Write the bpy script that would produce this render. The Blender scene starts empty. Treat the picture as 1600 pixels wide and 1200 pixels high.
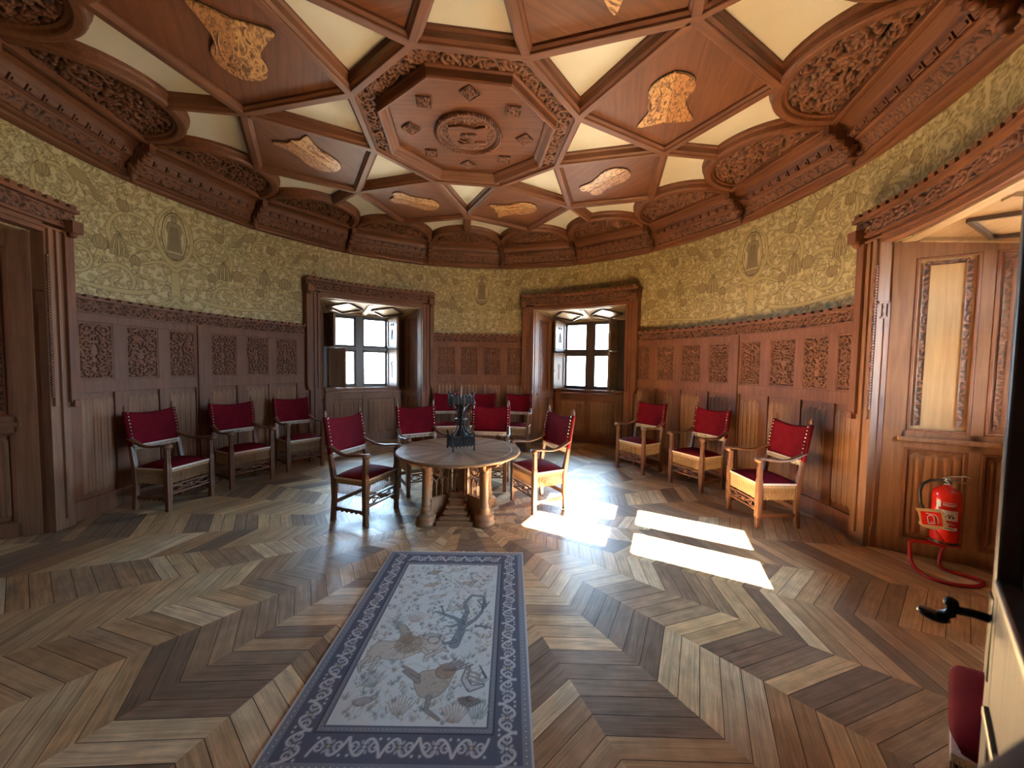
import bpy, math, random
import numpy as np
from mathutils import Vector, Matrix
PI = math.pi
rnd = random.Random(7)
scene = bpy.context.scene
COL = scene.collection

# ------------------------------------------------------------------ camera
cam_d = bpy.data.cameras.new('camera')
cam = bpy.data.objects.new('camera', cam_d)
COL.objects.link(cam)
cam_d.sensor_fit = 'HORIZONTAL'
cam_d.sensor_width = 36.0
cam_d.lens = 578.7 / 1600 * 36.0
cam_d.clip_start = 0.02
CAM = Vector((0.5, -4.055, 1.673))
pitch, roll = -0.0484, 0.0148
R = Matrix.Rotation(PI/2 + pitch, 4, 'X') @ Matrix.Rotation(roll, 4, 'Z')
cam.matrix_world = Matrix.Translation(CAM) @ R
cam_d.dof.use_dof = True
cam_d.dof.focus_distance = 4.2
cam_d.dof.aperture_fstop = 3.4
scene.camera = cam

# ------------------------------------------------------------------ light
SUN_AZ, SUN_EL = 119.7, 31.4
world = bpy.data.worlds.new('sky_world')
scene.world = world
world.use_nodes = True
wn = world.node_tree
wn.nodes.clear()
wo = wn.nodes.new('ShaderNodeOutputWorld')
bg = wn.nodes.new('ShaderNodeBackground')
tc = wn.nodes.new('ShaderNodeTexCoord')
sp = wn.nodes.new('ShaderNodeSeparateXYZ')
cr = wn.nodes.new('ShaderNodeValToRGB')
cr.color_ramp.elements[0].position = 0.42
cr.color_ramp.elements[0].color = (0.55, 0.52, 0.44, 1)
cr.color_ramp.elements[1].position = 0.56
cr.color_ramp.elements[1].color = (0.50, 0.73, 1.0, 1)
mr = wn.nodes.new('ShaderNodeMapRange')
mr.inputs['From Min'].default_value = -1
wn.links.new(tc.outputs['Generated'], sp.inputs[0])
wn.links.new(sp.outputs['Z'], mr.inputs['Value'])
wn.links.new(mr.outputs[0], cr.inputs[0])
wn.links.new(cr.outputs[0], bg.inputs['Color'])
bg.inputs['Strength'].default_value = 30.0
wn.links.new(bg.outputs[0], wo.inputs[0])

sun_d = bpy.data.lights.new('sun', 'SUN')
sun_d.energy = 330.0
sun_d.angle = math.radians(0.7)
sun_d.color = (1.0, 0.86, 0.66)
sun = bpy.data.objects.new('sun', sun_d)
COL.objects.link(sun)
_a, _e = math.radians(SUN_AZ), math.radians(SUN_EL)
sd = Vector((math.sin(_a)*math.cos(_e), math.cos(_a)*math.cos(_e), math.sin(_e)))
sun.rotation_euler = sd.to_track_quat('Z', 'Y').to_euler()
sun.location = sd * 20

vs = scene.view_settings
vs.view_transform = 'Standard'
vs.look = 'None'
vs.gamma = 1
vs.use_curve_mapping = False
vs.exposure = 1.42
scene.cycles.use_denoising = True
scene.cycles.max_bounces = 10
scene.cycles.diffuse_bounces = 6
scene.cycles.transparent_max_bounces = 12
scene.cycles.sample_clamp_indirect = 12.0
scene.cycles.caustics_reflective = False

def portal(az, t, D, z, w, h):
    l = bpy.data.lights.new('window_portal', 'AREA')
    l.shape = 'RECTANGLE'; l.size = w; l.size_y = h
    l.cycles.is_portal = True
    o = bpy.data.objects.new('window_portal', l)
    COL.objects.link(o)
    a = math.radians(az)
    o.location = (math.sin(a)*D + math.cos(a)*t, math.cos(a)*D - math.sin(a)*t, z)
    d = Vector((math.sin(a), math.cos(a), 0))     # -Z of the light points into the room
    o.rotation_euler = d.to_track_quat('Z', 'Y').to_euler()

WINDOWS = [(-34.5, -0.07), (27.8, -0.02), (112.0, 0.0), (-111.5, 0.0)]
for _az, _t in WINDOWS:
    portal(_az, _t, 5.12, 1.95, 1.5, 1.7)

# ------------------------------------------------------------------ helpers
def tag(o, label=None, cat=None, group=None, kind=None):
    if label: o['label'] = label
    if cat: o['category'] = cat
    if group: o['group'] = group
    if kind: o['kind'] = kind
    return o

def empty(name, loc=(0, 0, 0), rz=0.0, parent=None):
    o = bpy.data.objects.new(name, None)
    COL.objects.link(o)
    o.empty_display_size = 0.1
    o.location = loc
    o.rotation_euler = (0, 0, rz)
    if parent: o.parent = parent
    return o

class MB:
    """collects shapes and links them as one mesh object"""
    def __init__(self):
        self.v = []; self.f = []; self.sm = []
    def add(self, vs_, fs, smooth=False):
        n = len(self.v)
        self.v += [tuple(p) for p in vs_]
        self.f += [tuple(i + n for i in f) for f in fs]
        self.sm += [smooth] * len(fs)
        return self
    def box(self, c, s, rz=0.0, rx=0.0, ry=0.0):
        hx, hy, hz = s[0]/2, s[1]/2, s[2]/2
        P = [Vector((x, y, z)) for x in (-hx, hx) for y in (-hy, hy) for z in (-hz, hz)]
        if rx or ry or rz:
            M = Matrix.Rotation(rz, 3, 'Z') @ Matrix.Rotation(ry, 3, 'Y') @ Matrix.Rotation(rx, 3, 'X')
            P = [M @ p for p in P]
        P = [p + Vector(c) for p in P]
        self.add(P, [(0, 1, 3, 2), (4, 6, 7, 5), (0, 4, 5, 1), (2, 3, 7, 6), (0, 2, 6, 4), (1, 5, 7, 3)])
        return self
    def box2(self, lo, hi):
        return self.box([(lo[i]+hi[i])/2 for i in range(3)], [abs(hi[i]-lo[i]) for i in range(3)])
    def rings(self, rings, closed=True, cap=True, smooth=False):
        """rings: list of equally long point lists, joined in order"""
        n = len(rings[0]); V = [p for r in rings for p in r]; F = []
        for k in range(len(rings)-1):
            for i in range(n if closed else n-1):
                j = (i+1) % n
                F.append((k*n+i, k*n+j, (k+1)*n+j, (k+1)*n+i))
        if cap and closed:
            F.append(tuple(range(n-1, -1, -1)))
            F.append(tuple((len(rings)-1)*n+i for i in range(n)))
        return self.add(V, F, smooth)
    def lathe(self, prof, c=(0, 0, 0), n=20, smooth=True, cap=True):
        rs = [[(c[0]+r*math.cos(2*PI*i/n), c[1]+r*math.sin(2*PI*i/n), c[2]+z) for i in range(n)] for r, z in prof]
        return self.rings(rs, True, cap, smooth)
    def tube(self, path, r, n=8, closed=False, smooth=True, flat=None):
        pts = [Vector(p) for p in path]
        m = len(pts)
        rr = r if hasattr(r, '__len__') else [r]*m
        rings = []
        up = None
        for i, p in enumerate(pts):
            if closed: t = pts[(i+1) % m] - pts[i-1]
            else: t = pts[min(i+1, m-1)] - pts[max(i-1, 0)]
            t.normalize()
            if up is None:
                up = Vector((0, 0, 1)) if abs(t.z) < 0.9 else Vector((1, 0, 0))
            a = t.cross(up)
            if a.length < 1e-6: a = t.orthogonal()
            a.normalize(); b = a.cross(t); b.normalize(); up = b
            ka, kb = flat if flat else (1, 1)
            rings.append([p + a*(rr[i]*ka*math.cos(2*PI*k/n)) + b*(rr[i]*kb*math.sin(2*PI*k/n)) for k in range(n)])
        if closed: rings.append(rings[0])
        return self.rings(rings, True, not closed, smooth)
    def prism(self, poly, z0, z1, smooth=False):
        n = len(poly)
        V = [(x, y, z0) for x, y in poly] + [(x, y, z1) for x, y in poly]
        F = [tuple(range(n-1, -1, -1)), tuple(range(n, 2*n))]
        F += [(i, (i+1) % n, n+(i+1) % n, n+i) for i in range(n)]
        return self.add(V, F, smooth)
    def cyl(self, a0, a1, r0, r1, z0, z1, step=2.0):
        """box bent on the round wall: azimuth degrees a0..a1, radii, heights"""
        n = max(1, int(math.ceil(abs(a1-a0)/step)))
        rs = []
        for k in range(n+1):
            a = math.radians(a0+(a1-a0)*k/n); s_, c_ = math.sin(a), math.cos(a)
            rs.append([(s_*r0, c_*r0, z0), (s_*r1, c_*r1, z0), (s_*r1, c_*r1, z1), (s_*r0, c_*r0, z1)])
        return self.rings(rs)
    def uvsphere(self, c, r, n=10, m=6, sz=1.0):
        prof = [(r*math.sin(PI*k/m) if 0 < k < m else r*0.02, -r*sz*math.cos(PI*k/m)) for k in range(m+1)]
        return self.lathe(prof, c, n)
    def build(self, name, mat, parent=None, bevel=0.0, seg=2, loc=None, rot=None, auto=False):
        me = bpy.data.meshes.new(name)
        me.from_pydata(self.v, [], self.f)
        me.polygons.foreach_set('use_smooth', self.sm)
        me.materials.append(mat)
        me.update()
        o = bpy.data.objects.new(name, me)
        COL.objects.link(o)
        if loc: o.location = loc
        if rot: o.rotation_euler = rot
        if parent: o.parent = parent
        import bmesh
        bm = bmesh.new(); bm.from_mesh(me)
        bmesh.ops.recalc_face_normals(bm, faces=bm.faces)
        bm.to_mesh(me); bm.free()
        if bevel:
            b = o.modifiers.new('bevel', 'BEVEL'); b.width = bevel; b.segments = seg
            b.limit_method = 'ANGLE'; b.angle_limit = math.radians(40)
            b.harden_normals = False
        return o

def grid_obj(name, X, Y, Z, mat, parent=None, colors=None, smooth=True, loc=None, rot=None):
    ny, nx = X.shape
    V = np.stack([X, Y, Z], -1).reshape(-1, 3).astype(np.float32)
    i = np.arange(ny*nx).reshape(ny, nx)
    F = np.stack([i[:-1, :-1], i[:-1, 1:], i[1:, 1:], i[1:, :-1]], -1).reshape(-1, 4)
    me = bpy.data.meshes.new(name)
    me.vertices.add(len(V)); me.vertices.foreach_set('co', V.ravel())
    me.loops.add(F.size); me.loops.foreach_set('vertex_index', F.ravel().astype(np.int32))
    me.polygons.add(len(F))
    me.polygons.foreach_set('loop_start', (np.arange(len(F))*4).astype(np.int32))
    try: me.polygons.foreach_set('loop_total', np.full(len(F), 4, np.int32))
    except Exception: pass
    me.polygons.foreach_set('use_smooth', np.full(len(F), smooth))
    me.update(calc_edges=True)
    if colors is not None:
        ca = me.color_attributes.new('paint', 'FLOAT_COLOR', 'POINT')
        c = np.ones((len(V), 4), np.float32); c[:, :3] = colors.reshape(-1, 3)
        ca.data.foreach_set('color', c.ravel())
    me.materials.append(mat)
    o = bpy.data.objects.new(name, me); COL.objects.link(o)
    if loc: o.location = loc
    if rot: o.rotation_euler = rot
    if parent: o.parent = parent
    return o

def cavity_shade(h):  # paints shade into the carving's recesses: lower relief gets darker
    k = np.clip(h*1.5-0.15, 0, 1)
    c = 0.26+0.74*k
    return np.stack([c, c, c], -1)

def copy_tree(o, parent=None):
    c = o.copy(); COL.objects.link(c); c.parent = parent
    for ch in list(o.children): copy_tree(ch, c)
    return c

def az_pos(az, r, z=0.0):
    a = math.radians(az)
    return Vector((math.sin(a)*r, math.cos(a)*r, z))

# ------------------------------------------------------------------ materials
def new_mat(name):
    m = bpy.data.materials.new(name); m.use_nodes = True
    nt = m.node_tree; nt.nodes.clear()
    out = nt.nodes.new('ShaderNodeOutputMaterial')
    b = nt.nodes.new('ShaderNodeBsdfPrincipled')
    nt.links.new(b.outputs[0], out.inputs[0])
    return m, nt, b

def plain(name, col, rough=0.5, metal=0.0, noise=0.0, nscale=20, bump=0.0):
    m, nt, b = new_mat(name)
    b.inputs['Base Color'].default_value = (*col, 1)
    b.inputs['Roughness'].default_value = rough
    b.inputs['Metallic'].default_value = metal
    if noise or bump:
        t = nt.nodes.new('ShaderNodeTexCoord'); n = nt.nodes.new('ShaderNodeTexNoise')
        n.inputs['Scale'].default_value = nscale; n.inputs['Detail'].default_value = 5
        nt.links.new(t.outputs['Object'], n.inputs['Vector'])
        r = nt.nodes.new('ShaderNodeValToRGB')
        r.color_ramp.elements[0].position = 0.3; r.color_ramp.elements[1].position = 0.7
        r.color_ramp.elements[0].color = (*[c*(1-noise) for c in col], 1)
        r.color_ramp.elements[1].color = (*[min(1, c*(1+noise)) for c in col], 1)
        nt.links.new(n.outputs['Fac'], r.inputs[0]); nt.links.new(r.outputs[0], b.inputs['Base Color'])
        if bump:
            bp = nt.nodes.new('ShaderNodeBump'); bp.inputs['Strength'].default_value = bump
            bp.inputs['Distance'].default_value = 0.01
            nt.links.new(n.outputs['Fac'], bp.inputs['Height']); nt.links.new(bp.outputs[0], b.inputs['Normal'])
    return m

def wood(name, dark, light, axis='z', fine=1.0, rough=0.42, bump=0.15, coat=0.0, shaded=False):
    """grain running along one object axis, with broad tone patches"""
    m, nt, b = new_mat(name)
    t = nt.nodes.new('ShaderNodeTexCoord')
    mp = nt.nodes.new('ShaderNodeMapping')
    s = [34*fine, 34*fine, 34*fine]; s['xyz'.index(axis)] = 1.6*fine
    mp.inputs['Scale'].default_value = s
    oi = nt.nodes.new('ShaderNodeObjectInfo')
    ml = nt.nodes.new('ShaderNodeMath'); ml.operation = 'MULTIPLY'; ml.inputs[1].default_value = 37.0
    nt.links.new(oi.outputs['Random'], ml.inputs[0])
    nt.links.new(t.outputs['Object'], mp.inputs['Vector'])
    nt.links.new(ml.outputs[0], mp.inputs['Location'])
    n1 = nt.nodes.new('ShaderNodeTexNoise'); n1.inputs['Scale'].default_value = 1.0
    n1.inputs['Detail'].default_value = 6; n1.inputs['Roughness'].default_value = 0.6; n1.inputs['Distortion'].default_value = 0.6
    nt.links.new(mp.outputs[0], n1.inputs['Vector'])
    n2 = nt.nodes.new('ShaderNodeTexNoise'); n2.inputs['Scale'].default_value = 2.2; n2.inputs['Detail'].default_value = 3
    nt.links.new(t.outputs['Object'], n2.inputs['Vector'])
    r = nt.nodes.new('ShaderNodeValToRGB')
    r.color_ramp.elements[0].position = 0.28; r.color_ramp.elements[0].color = (*dark, 1)
    r.color_ramp.elements[1].position = 0.72; r.color_ramp.elements[1].color = (*light, 1)
    mx = nt.nodes.new('ShaderNodeMath'); mx.operation = 'MULTIPLY_ADD'
    mx.inputs[1].default_value = 0.65
    m2 = nt.nodes.new('ShaderNodeMath'); m2.operation = 'MULTIPLY'; m2.inputs[1].default_value = 0.35
    nt.links.new(n2.outputs['Fac'], m2.inputs[0])
    nt.links.new(n1.outputs['Fac'], mx.inputs[0]); nt.links.new(m2.outputs[0], mx.inputs[2])
    nt.links.new(mx.outputs[0], r.inputs[0]); nt.links.new(r.outputs[0], b.inputs['Base Color'])
    if shaded:                                          # carving with shade painted dark into its low ground
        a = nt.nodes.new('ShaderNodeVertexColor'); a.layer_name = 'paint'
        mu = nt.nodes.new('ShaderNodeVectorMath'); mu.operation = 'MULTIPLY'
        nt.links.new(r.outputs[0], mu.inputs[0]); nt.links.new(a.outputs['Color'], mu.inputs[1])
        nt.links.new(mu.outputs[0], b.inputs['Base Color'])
    b.inputs['Roughness'].default_value = rough
    b.inputs['Coat Weight'].default_value = coat
    b.inputs['Coat Roughness'].default_value = 0.25
    bp = nt.nodes.new('ShaderNodeBump'); bp.inputs['Strength'].default_value = bump; bp.inputs['Distance'].default_value = 0.004
    nt.links.new(n1.outputs['Fac'], bp.inputs['Height']); nt.links.new(bp.outputs[0], b.inputs['Normal'])
    return m

M = {}
M['wood_z'] = wood('oak_upright', (0.11, 0.037, 0.016), (0.268, 0.102, 0.046), 'z', rough=0.55)
M['wood_x'] = wood('oak_long', (0.11, 0.037, 0.016), (0.268, 0.102, 0.046), 'x', rough=0.55)
M['wood_carve'] = wood('oak_carved', (0.11, 0.038, 0.02), (0.26, 0.1, 0.052), 'z', rough=0.6)
M['carve_w'] = wood('oak_carving_shaded', (0.118, 0.042, 0.02), (0.275, 0.108, 0.052), 'z', shaded=True, rough=0.6)
M['carve_c'] = wood('ceiling_carving_shaded', (0.1, 0.031, 0.012), (0.235, 0.086, 0.034), 'x', shaded=True, rough=0.6)
M['linen'] = wood('oak_linenfold', (0.17, 0.074, 0.036), (0.37, 0.18, 0.088), 'z', rough=0.55)
M['jamb'] = wood('oak_pale_stile', (0.15, 0.066, 0.034), (0.34, 0.17, 0.088), 'z', rough=0.55)
M['ceil_x'] = wood('ceiling_oak_long', (0.078, 0.022, 0.007), (0.205, 0.07, 0.024), 'x', rough=0.55)
M['ceil_p'] = wood('ceiling_oak_panel', (0.078, 0.022, 0.007), (0.205, 0.07, 0.024), 'x', fine=0.8, rough=0.55)
M['ceil_c'] = wood('ceiling_oak_carved', (0.078, 0.022, 0.007), (0.205, 0.07, 0.024), 'x', rough=0.55)
M['inlay'] = wood('inlay_ash', (0.17, 0.075, 0.025), (0.72, 0.40, 0.17), 'y', fine=0.55, rough=0.35)
def inlay_mat(name, dark, light, sc):
    m, nt, b = new_mat(name)
    t = nt.nodes.new('ShaderNodeTexCoord'); mp = nt.nodes.new('ShaderNodeMapping'); mp.inputs['Scale'].default_value = (sc*1.0, sc*2.2, sc)
    oi = nt.nodes.new('ShaderNodeObjectInfo'); ml = nt.nodes.new('ShaderNodeMath'); ml.operation = 'MULTIPLY'; ml.inputs[1].default_value = 53.0
    nt.links.new(oi.outputs['Random'], ml.inputs[0]); nt.links.new(ml.outputs[0], mp.inputs['Location'])
    nt.links.new(t.outputs['Object'], mp.inputs['Vector'])
    n = nt.nodes.new('ShaderNodeTexNoise'); n.inputs['Scale'].default_value = 1.0; n.inputs['Detail'].default_value = 5; n.inputs['Distortion'].default_value = 2.2
    nt.links.new(mp.outputs[0], n.inputs['Vector'])
    r = nt.nodes.new('ShaderNodeValToRGB'); e = r.color_ramp.elements
    e[0].position = .38; e[0].color = (*dark, 1); e[1].position = .47; e[1].color = (*[(a+c)/2 for a, c in zip(dark, light)], 1)
    x = e.new(.56); x.color = (*light, 1); y = e.new(.75); y.color = (*[c*.75 for c in light], 1)
    nt.links.new(n.outputs['Fac'], r.inputs[0]); nt.links.new(r.outputs[0], b.inputs['Base Color']); b.inputs['Roughness'].default_value = .4
    return m
M['inlay'] = inlay_mat('inlay_mottled_ash', (0.16, 0.065, 0.02), (0.66, 0.36, 0.14), 9)
M['inlay_b'] = inlay_mat('inlay_mottled_cherry', (0.12, 0.045, 0.015), (0.50, 0.23, 0.085), 13)
M['inlay2'] = wood('inlay_cherry', (0.20, 0.075, 0.028), (0.56, 0.25, 0.10), 'y', fine=0.8, rough=0.35)
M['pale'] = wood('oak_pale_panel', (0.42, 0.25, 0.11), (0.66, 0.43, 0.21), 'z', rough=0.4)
M['soffit'] = wood('oak_pale_soffit', (0.26, 0.15, 0.075), (0.42, 0.27, 0.145), 'x', rough=0.55)
M['frame'] = wood('window_frame_oak', (0.035, 0.024, 0.02), (0.085, 0.055, 0.042), 'z', rough=0.35)
M['shut'] = wood('shutter_oak', (0.20, 0.12, 0.075), (0.34, 0.22, 0.14), 'z', rough=0.4)
M['chair'] = wood('chair_walnut', (0.11, 0.042, 0.019), (0.25, 0.11, 0.05), 'z', rough=0.42)
M['table'] = wood('table_oak', (0.24, 0.12, 0.06), (0.43, 0.24, 0.125), 'z', rough=0.45)
M['doorw'] = wood('door_oak', (0.1, 0.06, 0.026), (0.2, 0.13, 0.06), 'z', rough=0.6)
M['plaster'] = plain('cream_plaster', (0.82, 0.78, 0.64), 0.8, noise=0.05, nscale=1.5)
M['stone'] = plain('tower_stone', (0.32, 0.29, 0.25), 0.9, noise=0.2, nscale=3)
M['gap'] = plain('floor_gap', (0.035, 0.022, 0.014), 0.8)
M['dark'] = plain('dark_ground', (0.03, 0.017, 0.012), 0.7)
M['black'] = plain('black_metal', (0.012, 0.012, 0.013), 0.22, 0.6)
M['iron'] = plain('wrought_iron', (0.06, 0.065, 0.07), 0.28, 0.8, noise=0.4, nscale=60)
M['brass'] = plain('brass_nail', (0.85, 0.76, 0.60), 0.25, 0.9)
M['braid'] = plain('pale_braid', (0.74, 0.66, 0.56), 0.8, noise=0.25, nscale=260)
M['fringe'] = plain('gold_fringe', (0.40, 0.25, 0.13), 0.7, noise=0.35, nscale=90)
M['red'] = plain('red_enamel', (0.62, 0.018, 0.012), 0.18)
M['redtube'] = plain('red_tube', (0.42, 0.018, 0.016), 0.22)
M['rubber'] = plain('black_rubber', (0.015, 0.014, 0.014), 0.35)
M['white'] = plain('white_print', (0.78, 0.78, 0.76), 0.5)
M['chrome'] = plain('valve_metal', (0.6, 0.6, 0.6), 0.2, 1.0)
M['plaque'] = plain('plaque_wood', (0.50, 0.34, 0.17), 0.5, noise=0.15, nscale=30)
M['greyish'] = plain('rope_fibre', (0.085, 0.06, 0.045), 0.95)

def velvet(name, col):
    m, nt, b = new_mat(name)
    b.inputs['Base Color'].default_value = (*col, 1)
    b.inputs['Roughness'].default_value = 0.85
    b.inputs['Sheen Weight'].default_value = 0.0
    b.inputs['Specular IOR Level'].default_value = 0.08
    b.inputs['Sheen Roughness'].default_value = 0.35
    b.inputs['Sheen Tint'].default_value = (0.9, 0.12, 0.15, 1)
    t = nt.nodes.new('ShaderNodeTexCoord'); n = nt.nodes.new('ShaderNodeTexNoise')
    n.inputs['Scale'].default_value = 5; n.inputs['Detail'].default_value = 4
    nt.links.new(t.outputs['Object'], n.inputs['Vector'])
    r = nt.nodes.new('ShaderNodeValToRGB')
    r.color_ramp.elements[0].position = 0.35; r.color_ramp.elements[1].position = 0.6
    r.color_ramp.elements[0].color = (*[c*0.75 for c in col], 1)
    r.color_ramp.elements[1].color = (*[c*1.15 for c in col], 1)
    nt.links.new(n.outputs['Fac'], r.inputs[0]); nt.links.new(r.outputs[0], b.inputs['Base Color'])
    return m
M['velvet'] = velvet('crimson_velvet', (0.135, 0.005, 0.011))

def painted(name, rough=0.8, bump=0.0, nscale=300, mottle=0.12):
    m, nt, b = new_mat(name)
    a = nt.nodes.new('ShaderNodeVertexColor'); a.layer_name = 'paint'
    t = nt.nodes.new('ShaderNodeTexCoord'); n = nt.nodes.new('ShaderNodeTexNoise')
    n.inputs['Scale'].default_value = nscale; n.inputs['Detail'].default_value = 3
    nt.links.new(t.outputs['Object'], n.inputs['Vector'])
    mr_ = nt.nodes.new('ShaderNodeMapRange')
    mr_.inputs['To Min'].default_value = 1-mottle; mr_.inputs['To Max'].default_value = 1+mottle
    nt.links.new(n.outputs['Fac'], mr_.inputs['Value'])
    mul = nt.nodes.new('ShaderNodeVectorMath'); mul.operation = 'SCALE'
    nt.links.new(a.outputs['Color'], mul.inputs[0]); nt.links.new(mr_.outputs[0], mul.inputs['Scale'])
    nt.links.new(mul.outputs[0], b.inputs['Base Color'])
    b.inputs['Roughness'].default_value = rough
    if bump:
        bp = nt.nodes.new('ShaderNodeBump'); bp.inputs['Strength'].default_value = bump; bp.inputs['Distance'].default_value = 0.003
        nt.links.new(n.outputs['Fac'], bp.inputs['Height']); nt.links.new(bp.outputs[0], b.inputs['Normal'])
    return m
M['fabric'] = painted('tooled_wall_hanging', 0.55, 0.3, 90, 0.16)
M['rug'] = painted('rug_wool', 0.95, 0.5, 350, 0.2)
M['floor'] = None

def floor_mat():
    m, nt, b = new_mat('oak_parquet')
    a = nt.nodes.new('ShaderNodeVertexColor'); a.layer_name = 'paint'
    uv = nt.nodes.new('ShaderNodeUVMap'); uv.uv_map = 'UVMap'
    mp = nt.nodes.new('ShaderNodeMapping'); mp.inputs['Scale'].default_value = (2.2, 46, 1)
    nt.links.new(uv.outputs[0], mp.inputs['Vector'])
    n = nt.nodes.new('ShaderNodeTexNoise'); n.inputs['Scale'].default_value = 1.0; n.inputs['Detail'].default_value = 7
    n.inputs['Distortion'].default_value = 1.2; n.inputs['Roughness'].default_value = 0.6
    nt.links.new(mp.outputs[0], n.inputs['Vector'])
    n2 = nt.nodes.new('ShaderNodeTexNoise'); n2.inputs['Scale'].default_value = 7.0; n2.inputs['Detail'].default_value = 4
    nt.links.new(uv.outputs[0], n2.inputs['Vector'])
    r = nt.nodes.new('ShaderNodeMapRange'); r.inputs['From Min'].default_value = 0.3; r.inputs['From Max'].default_value = 0.7
    r.inputs['To Min'].default_value = 0.62; r.inputs['To Max'].default_value = 1.22
    nt.links.new(n.outputs['Fac'], r.inputs['Value'])
    r2 = nt.nodes.new('ShaderNodeMapRange'); r2.inputs['From Min'].default_value = 0.3; r2.inputs['From Max'].default_value = 0.7
    r2.inputs['To Min'].default_value = 0.8; r2.inputs['To Max'].default_value = 1.15
    nt.links.new(n2.outputs['Fac'], r2.inputs['Value'])
    k = nt.nodes.new('ShaderNodeMath'); k.operation = 'MULTIPLY'
    nt.links.new(r.outputs[0], k.inputs[0]); nt.links.new(r2.outputs[0], k.inputs[1])
    mul = nt.nodes.new('ShaderNodeVectorMath'); mul.operation = 'SCALE'
    nt.links.new(a.outputs['Color'], mul.inputs[0]); nt.links.new(k.outputs[0], mul.inputs['Scale'])
    nt.links.new(mul.outputs[0], b.inputs['Base Color'])
    rr = nt.nodes.new('ShaderNodeMapRange'); rr.inputs['To Min'].default_value = 0.24; rr.inputs['To Max'].default_value = 0.5
    nt.links.new(n2.outputs['Fac'], rr.inputs['Value']); nt.links.new(rr.outputs[0], b.inputs['Roughness'])
    bp = nt.nodes.new('ShaderNodeBump'); bp.inputs['Strength'].default_value = 0.12; bp.inputs['Distance'].default_value = 0.003
    nt.links.new(n.outputs['Fac'], bp.inputs['Height']); nt.links.new(bp.outputs[0], b.inputs['Normal'])
    return m
M['floor'] = floor_mat()

def glass_mat():
    m = bpy.data.materials.new('window_glass'); m.use_nodes = True
    nt = m.node_tree; nt.nodes.clear()
    out = nt.nodes.new('ShaderNodeOutputMaterial')
    tr = nt.nodes.new('ShaderNodeBsdfTransparent'); tr.inputs[0].default_value = (0.95, 0.97, 0.97, 1)
    gl = nt.nodes.new('ShaderNodeBsdfGlossy'); gl.inputs['Roughness'].default_value = 0.04
    fr = nt.nodes.new('ShaderNodeFresnel'); fr.inputs['IOR'].default_value = 1.45
    mx = nt.nodes.new('ShaderNodeMixShader')
    nt.links.new(fr.outputs[0], mx.inputs[0]); nt.links.new(tr.outputs[0], mx.inputs[1]); nt.links.new(gl.outputs[0], mx.inputs[2])
    nt.links.new(mx.outputs[0], out.inputs[0])
    return m
M['glass'] = glass_mat()

def table_top_mat():
    """sunburst veneer: wedges of alternating tone round the centre"""
    m, nt, b = new_mat('sunburst_veneer')
    t = nt.nodes.new('ShaderNodeTexCoord'); s = nt.nodes.new('ShaderNodeSeparateXYZ')
    nt.links.new(t.outputs['Object'], s.inputs[0])
    at = nt.nodes.new('ShaderNodeMath'); at.operation = 'ARCTAN2'
    nt.links.new(s.outputs['Y'], at.inputs[0]); nt.links.new(s.outputs['X'], at.inputs[1])
    k = nt.nodes.new('ShaderNodeMath'); k.operation = 'MULTIPLY'; k.inputs[1].default_value = 32/(2*PI)
    nt.links.new(at.outputs[0], k.inputs[0])
    fl = nt.nodes.new('ShaderNodeMath'); fl.operation = 'FLOOR'; nt.links.new(k.outputs[0], fl.inputs[0])
    wn_ = nt.nodes.new('ShaderNodeTexWhiteNoise'); wn_.noise_dimensions = '1D'; nt.links.new(fl.outputs[0], wn_.inputs['W'])
    md = nt.nodes.new('ShaderNodeMath'); md.operation = 'FLOORED_MODULO'; md.inputs[1].default_value = 2; nt.links.new(fl.outputs[0], md.inputs[0])
    ad = nt.nodes.new('ShaderNodeMath'); ad.operation = 'MULTIPLY_ADD'; ad.inputs[1].default_value = 0.55
    nt.links.new(md.outputs[0], ad.inputs[0])
    h = nt.nodes.new('ShaderNodeMath'); h.operation = 'MULTIPLY'; h.inputs[1].default_value = 0.45; nt.links.new(wn_.outputs['Value'], h.inputs[0])
    nt.links.new(h.outputs[0], ad.inputs[2])
    r = nt.nodes.new('ShaderNodeValToRGB')
    r.color_ramp.elements[0].color = (0.25, 0.165, 0.105, 1); r.color_ramp.elements[1].color = (0.46, 0.33, 0.225, 1)
    nt.links.new(ad.outputs[0], r.inputs[0])
    n = nt.nodes.new('ShaderNodeTexNoise'); n.inputs['Scale'].default_value = 14; n.inputs['Detail'].default_value = 6
    nt.links.new(t.outputs['Object'], n.inputs['Vector'])
    mp = nt.nodes.new('ShaderNodeMapRange'); mp.inputs['To Min'].default_value = 0.75; mp.inputs['To Max'].default_value = 1.25
    nt.links.new(n.outputs['Fac'], mp.inputs['Value'])
    mul = nt.nodes.new('ShaderNodeVectorMath'); mul.operation = 'SCALE'
    nt.links.new(r.outputs[0], mul.inputs[0]); nt.links.new(mp.outputs[0], mul.inputs['Scale'])
    nt.links.new(mul.outputs[0], b.inputs['Base Color'])
    b.inputs['Roughness'].default_value = 0.3
    return m
M['ttop'] = table_top_mat()
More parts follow.
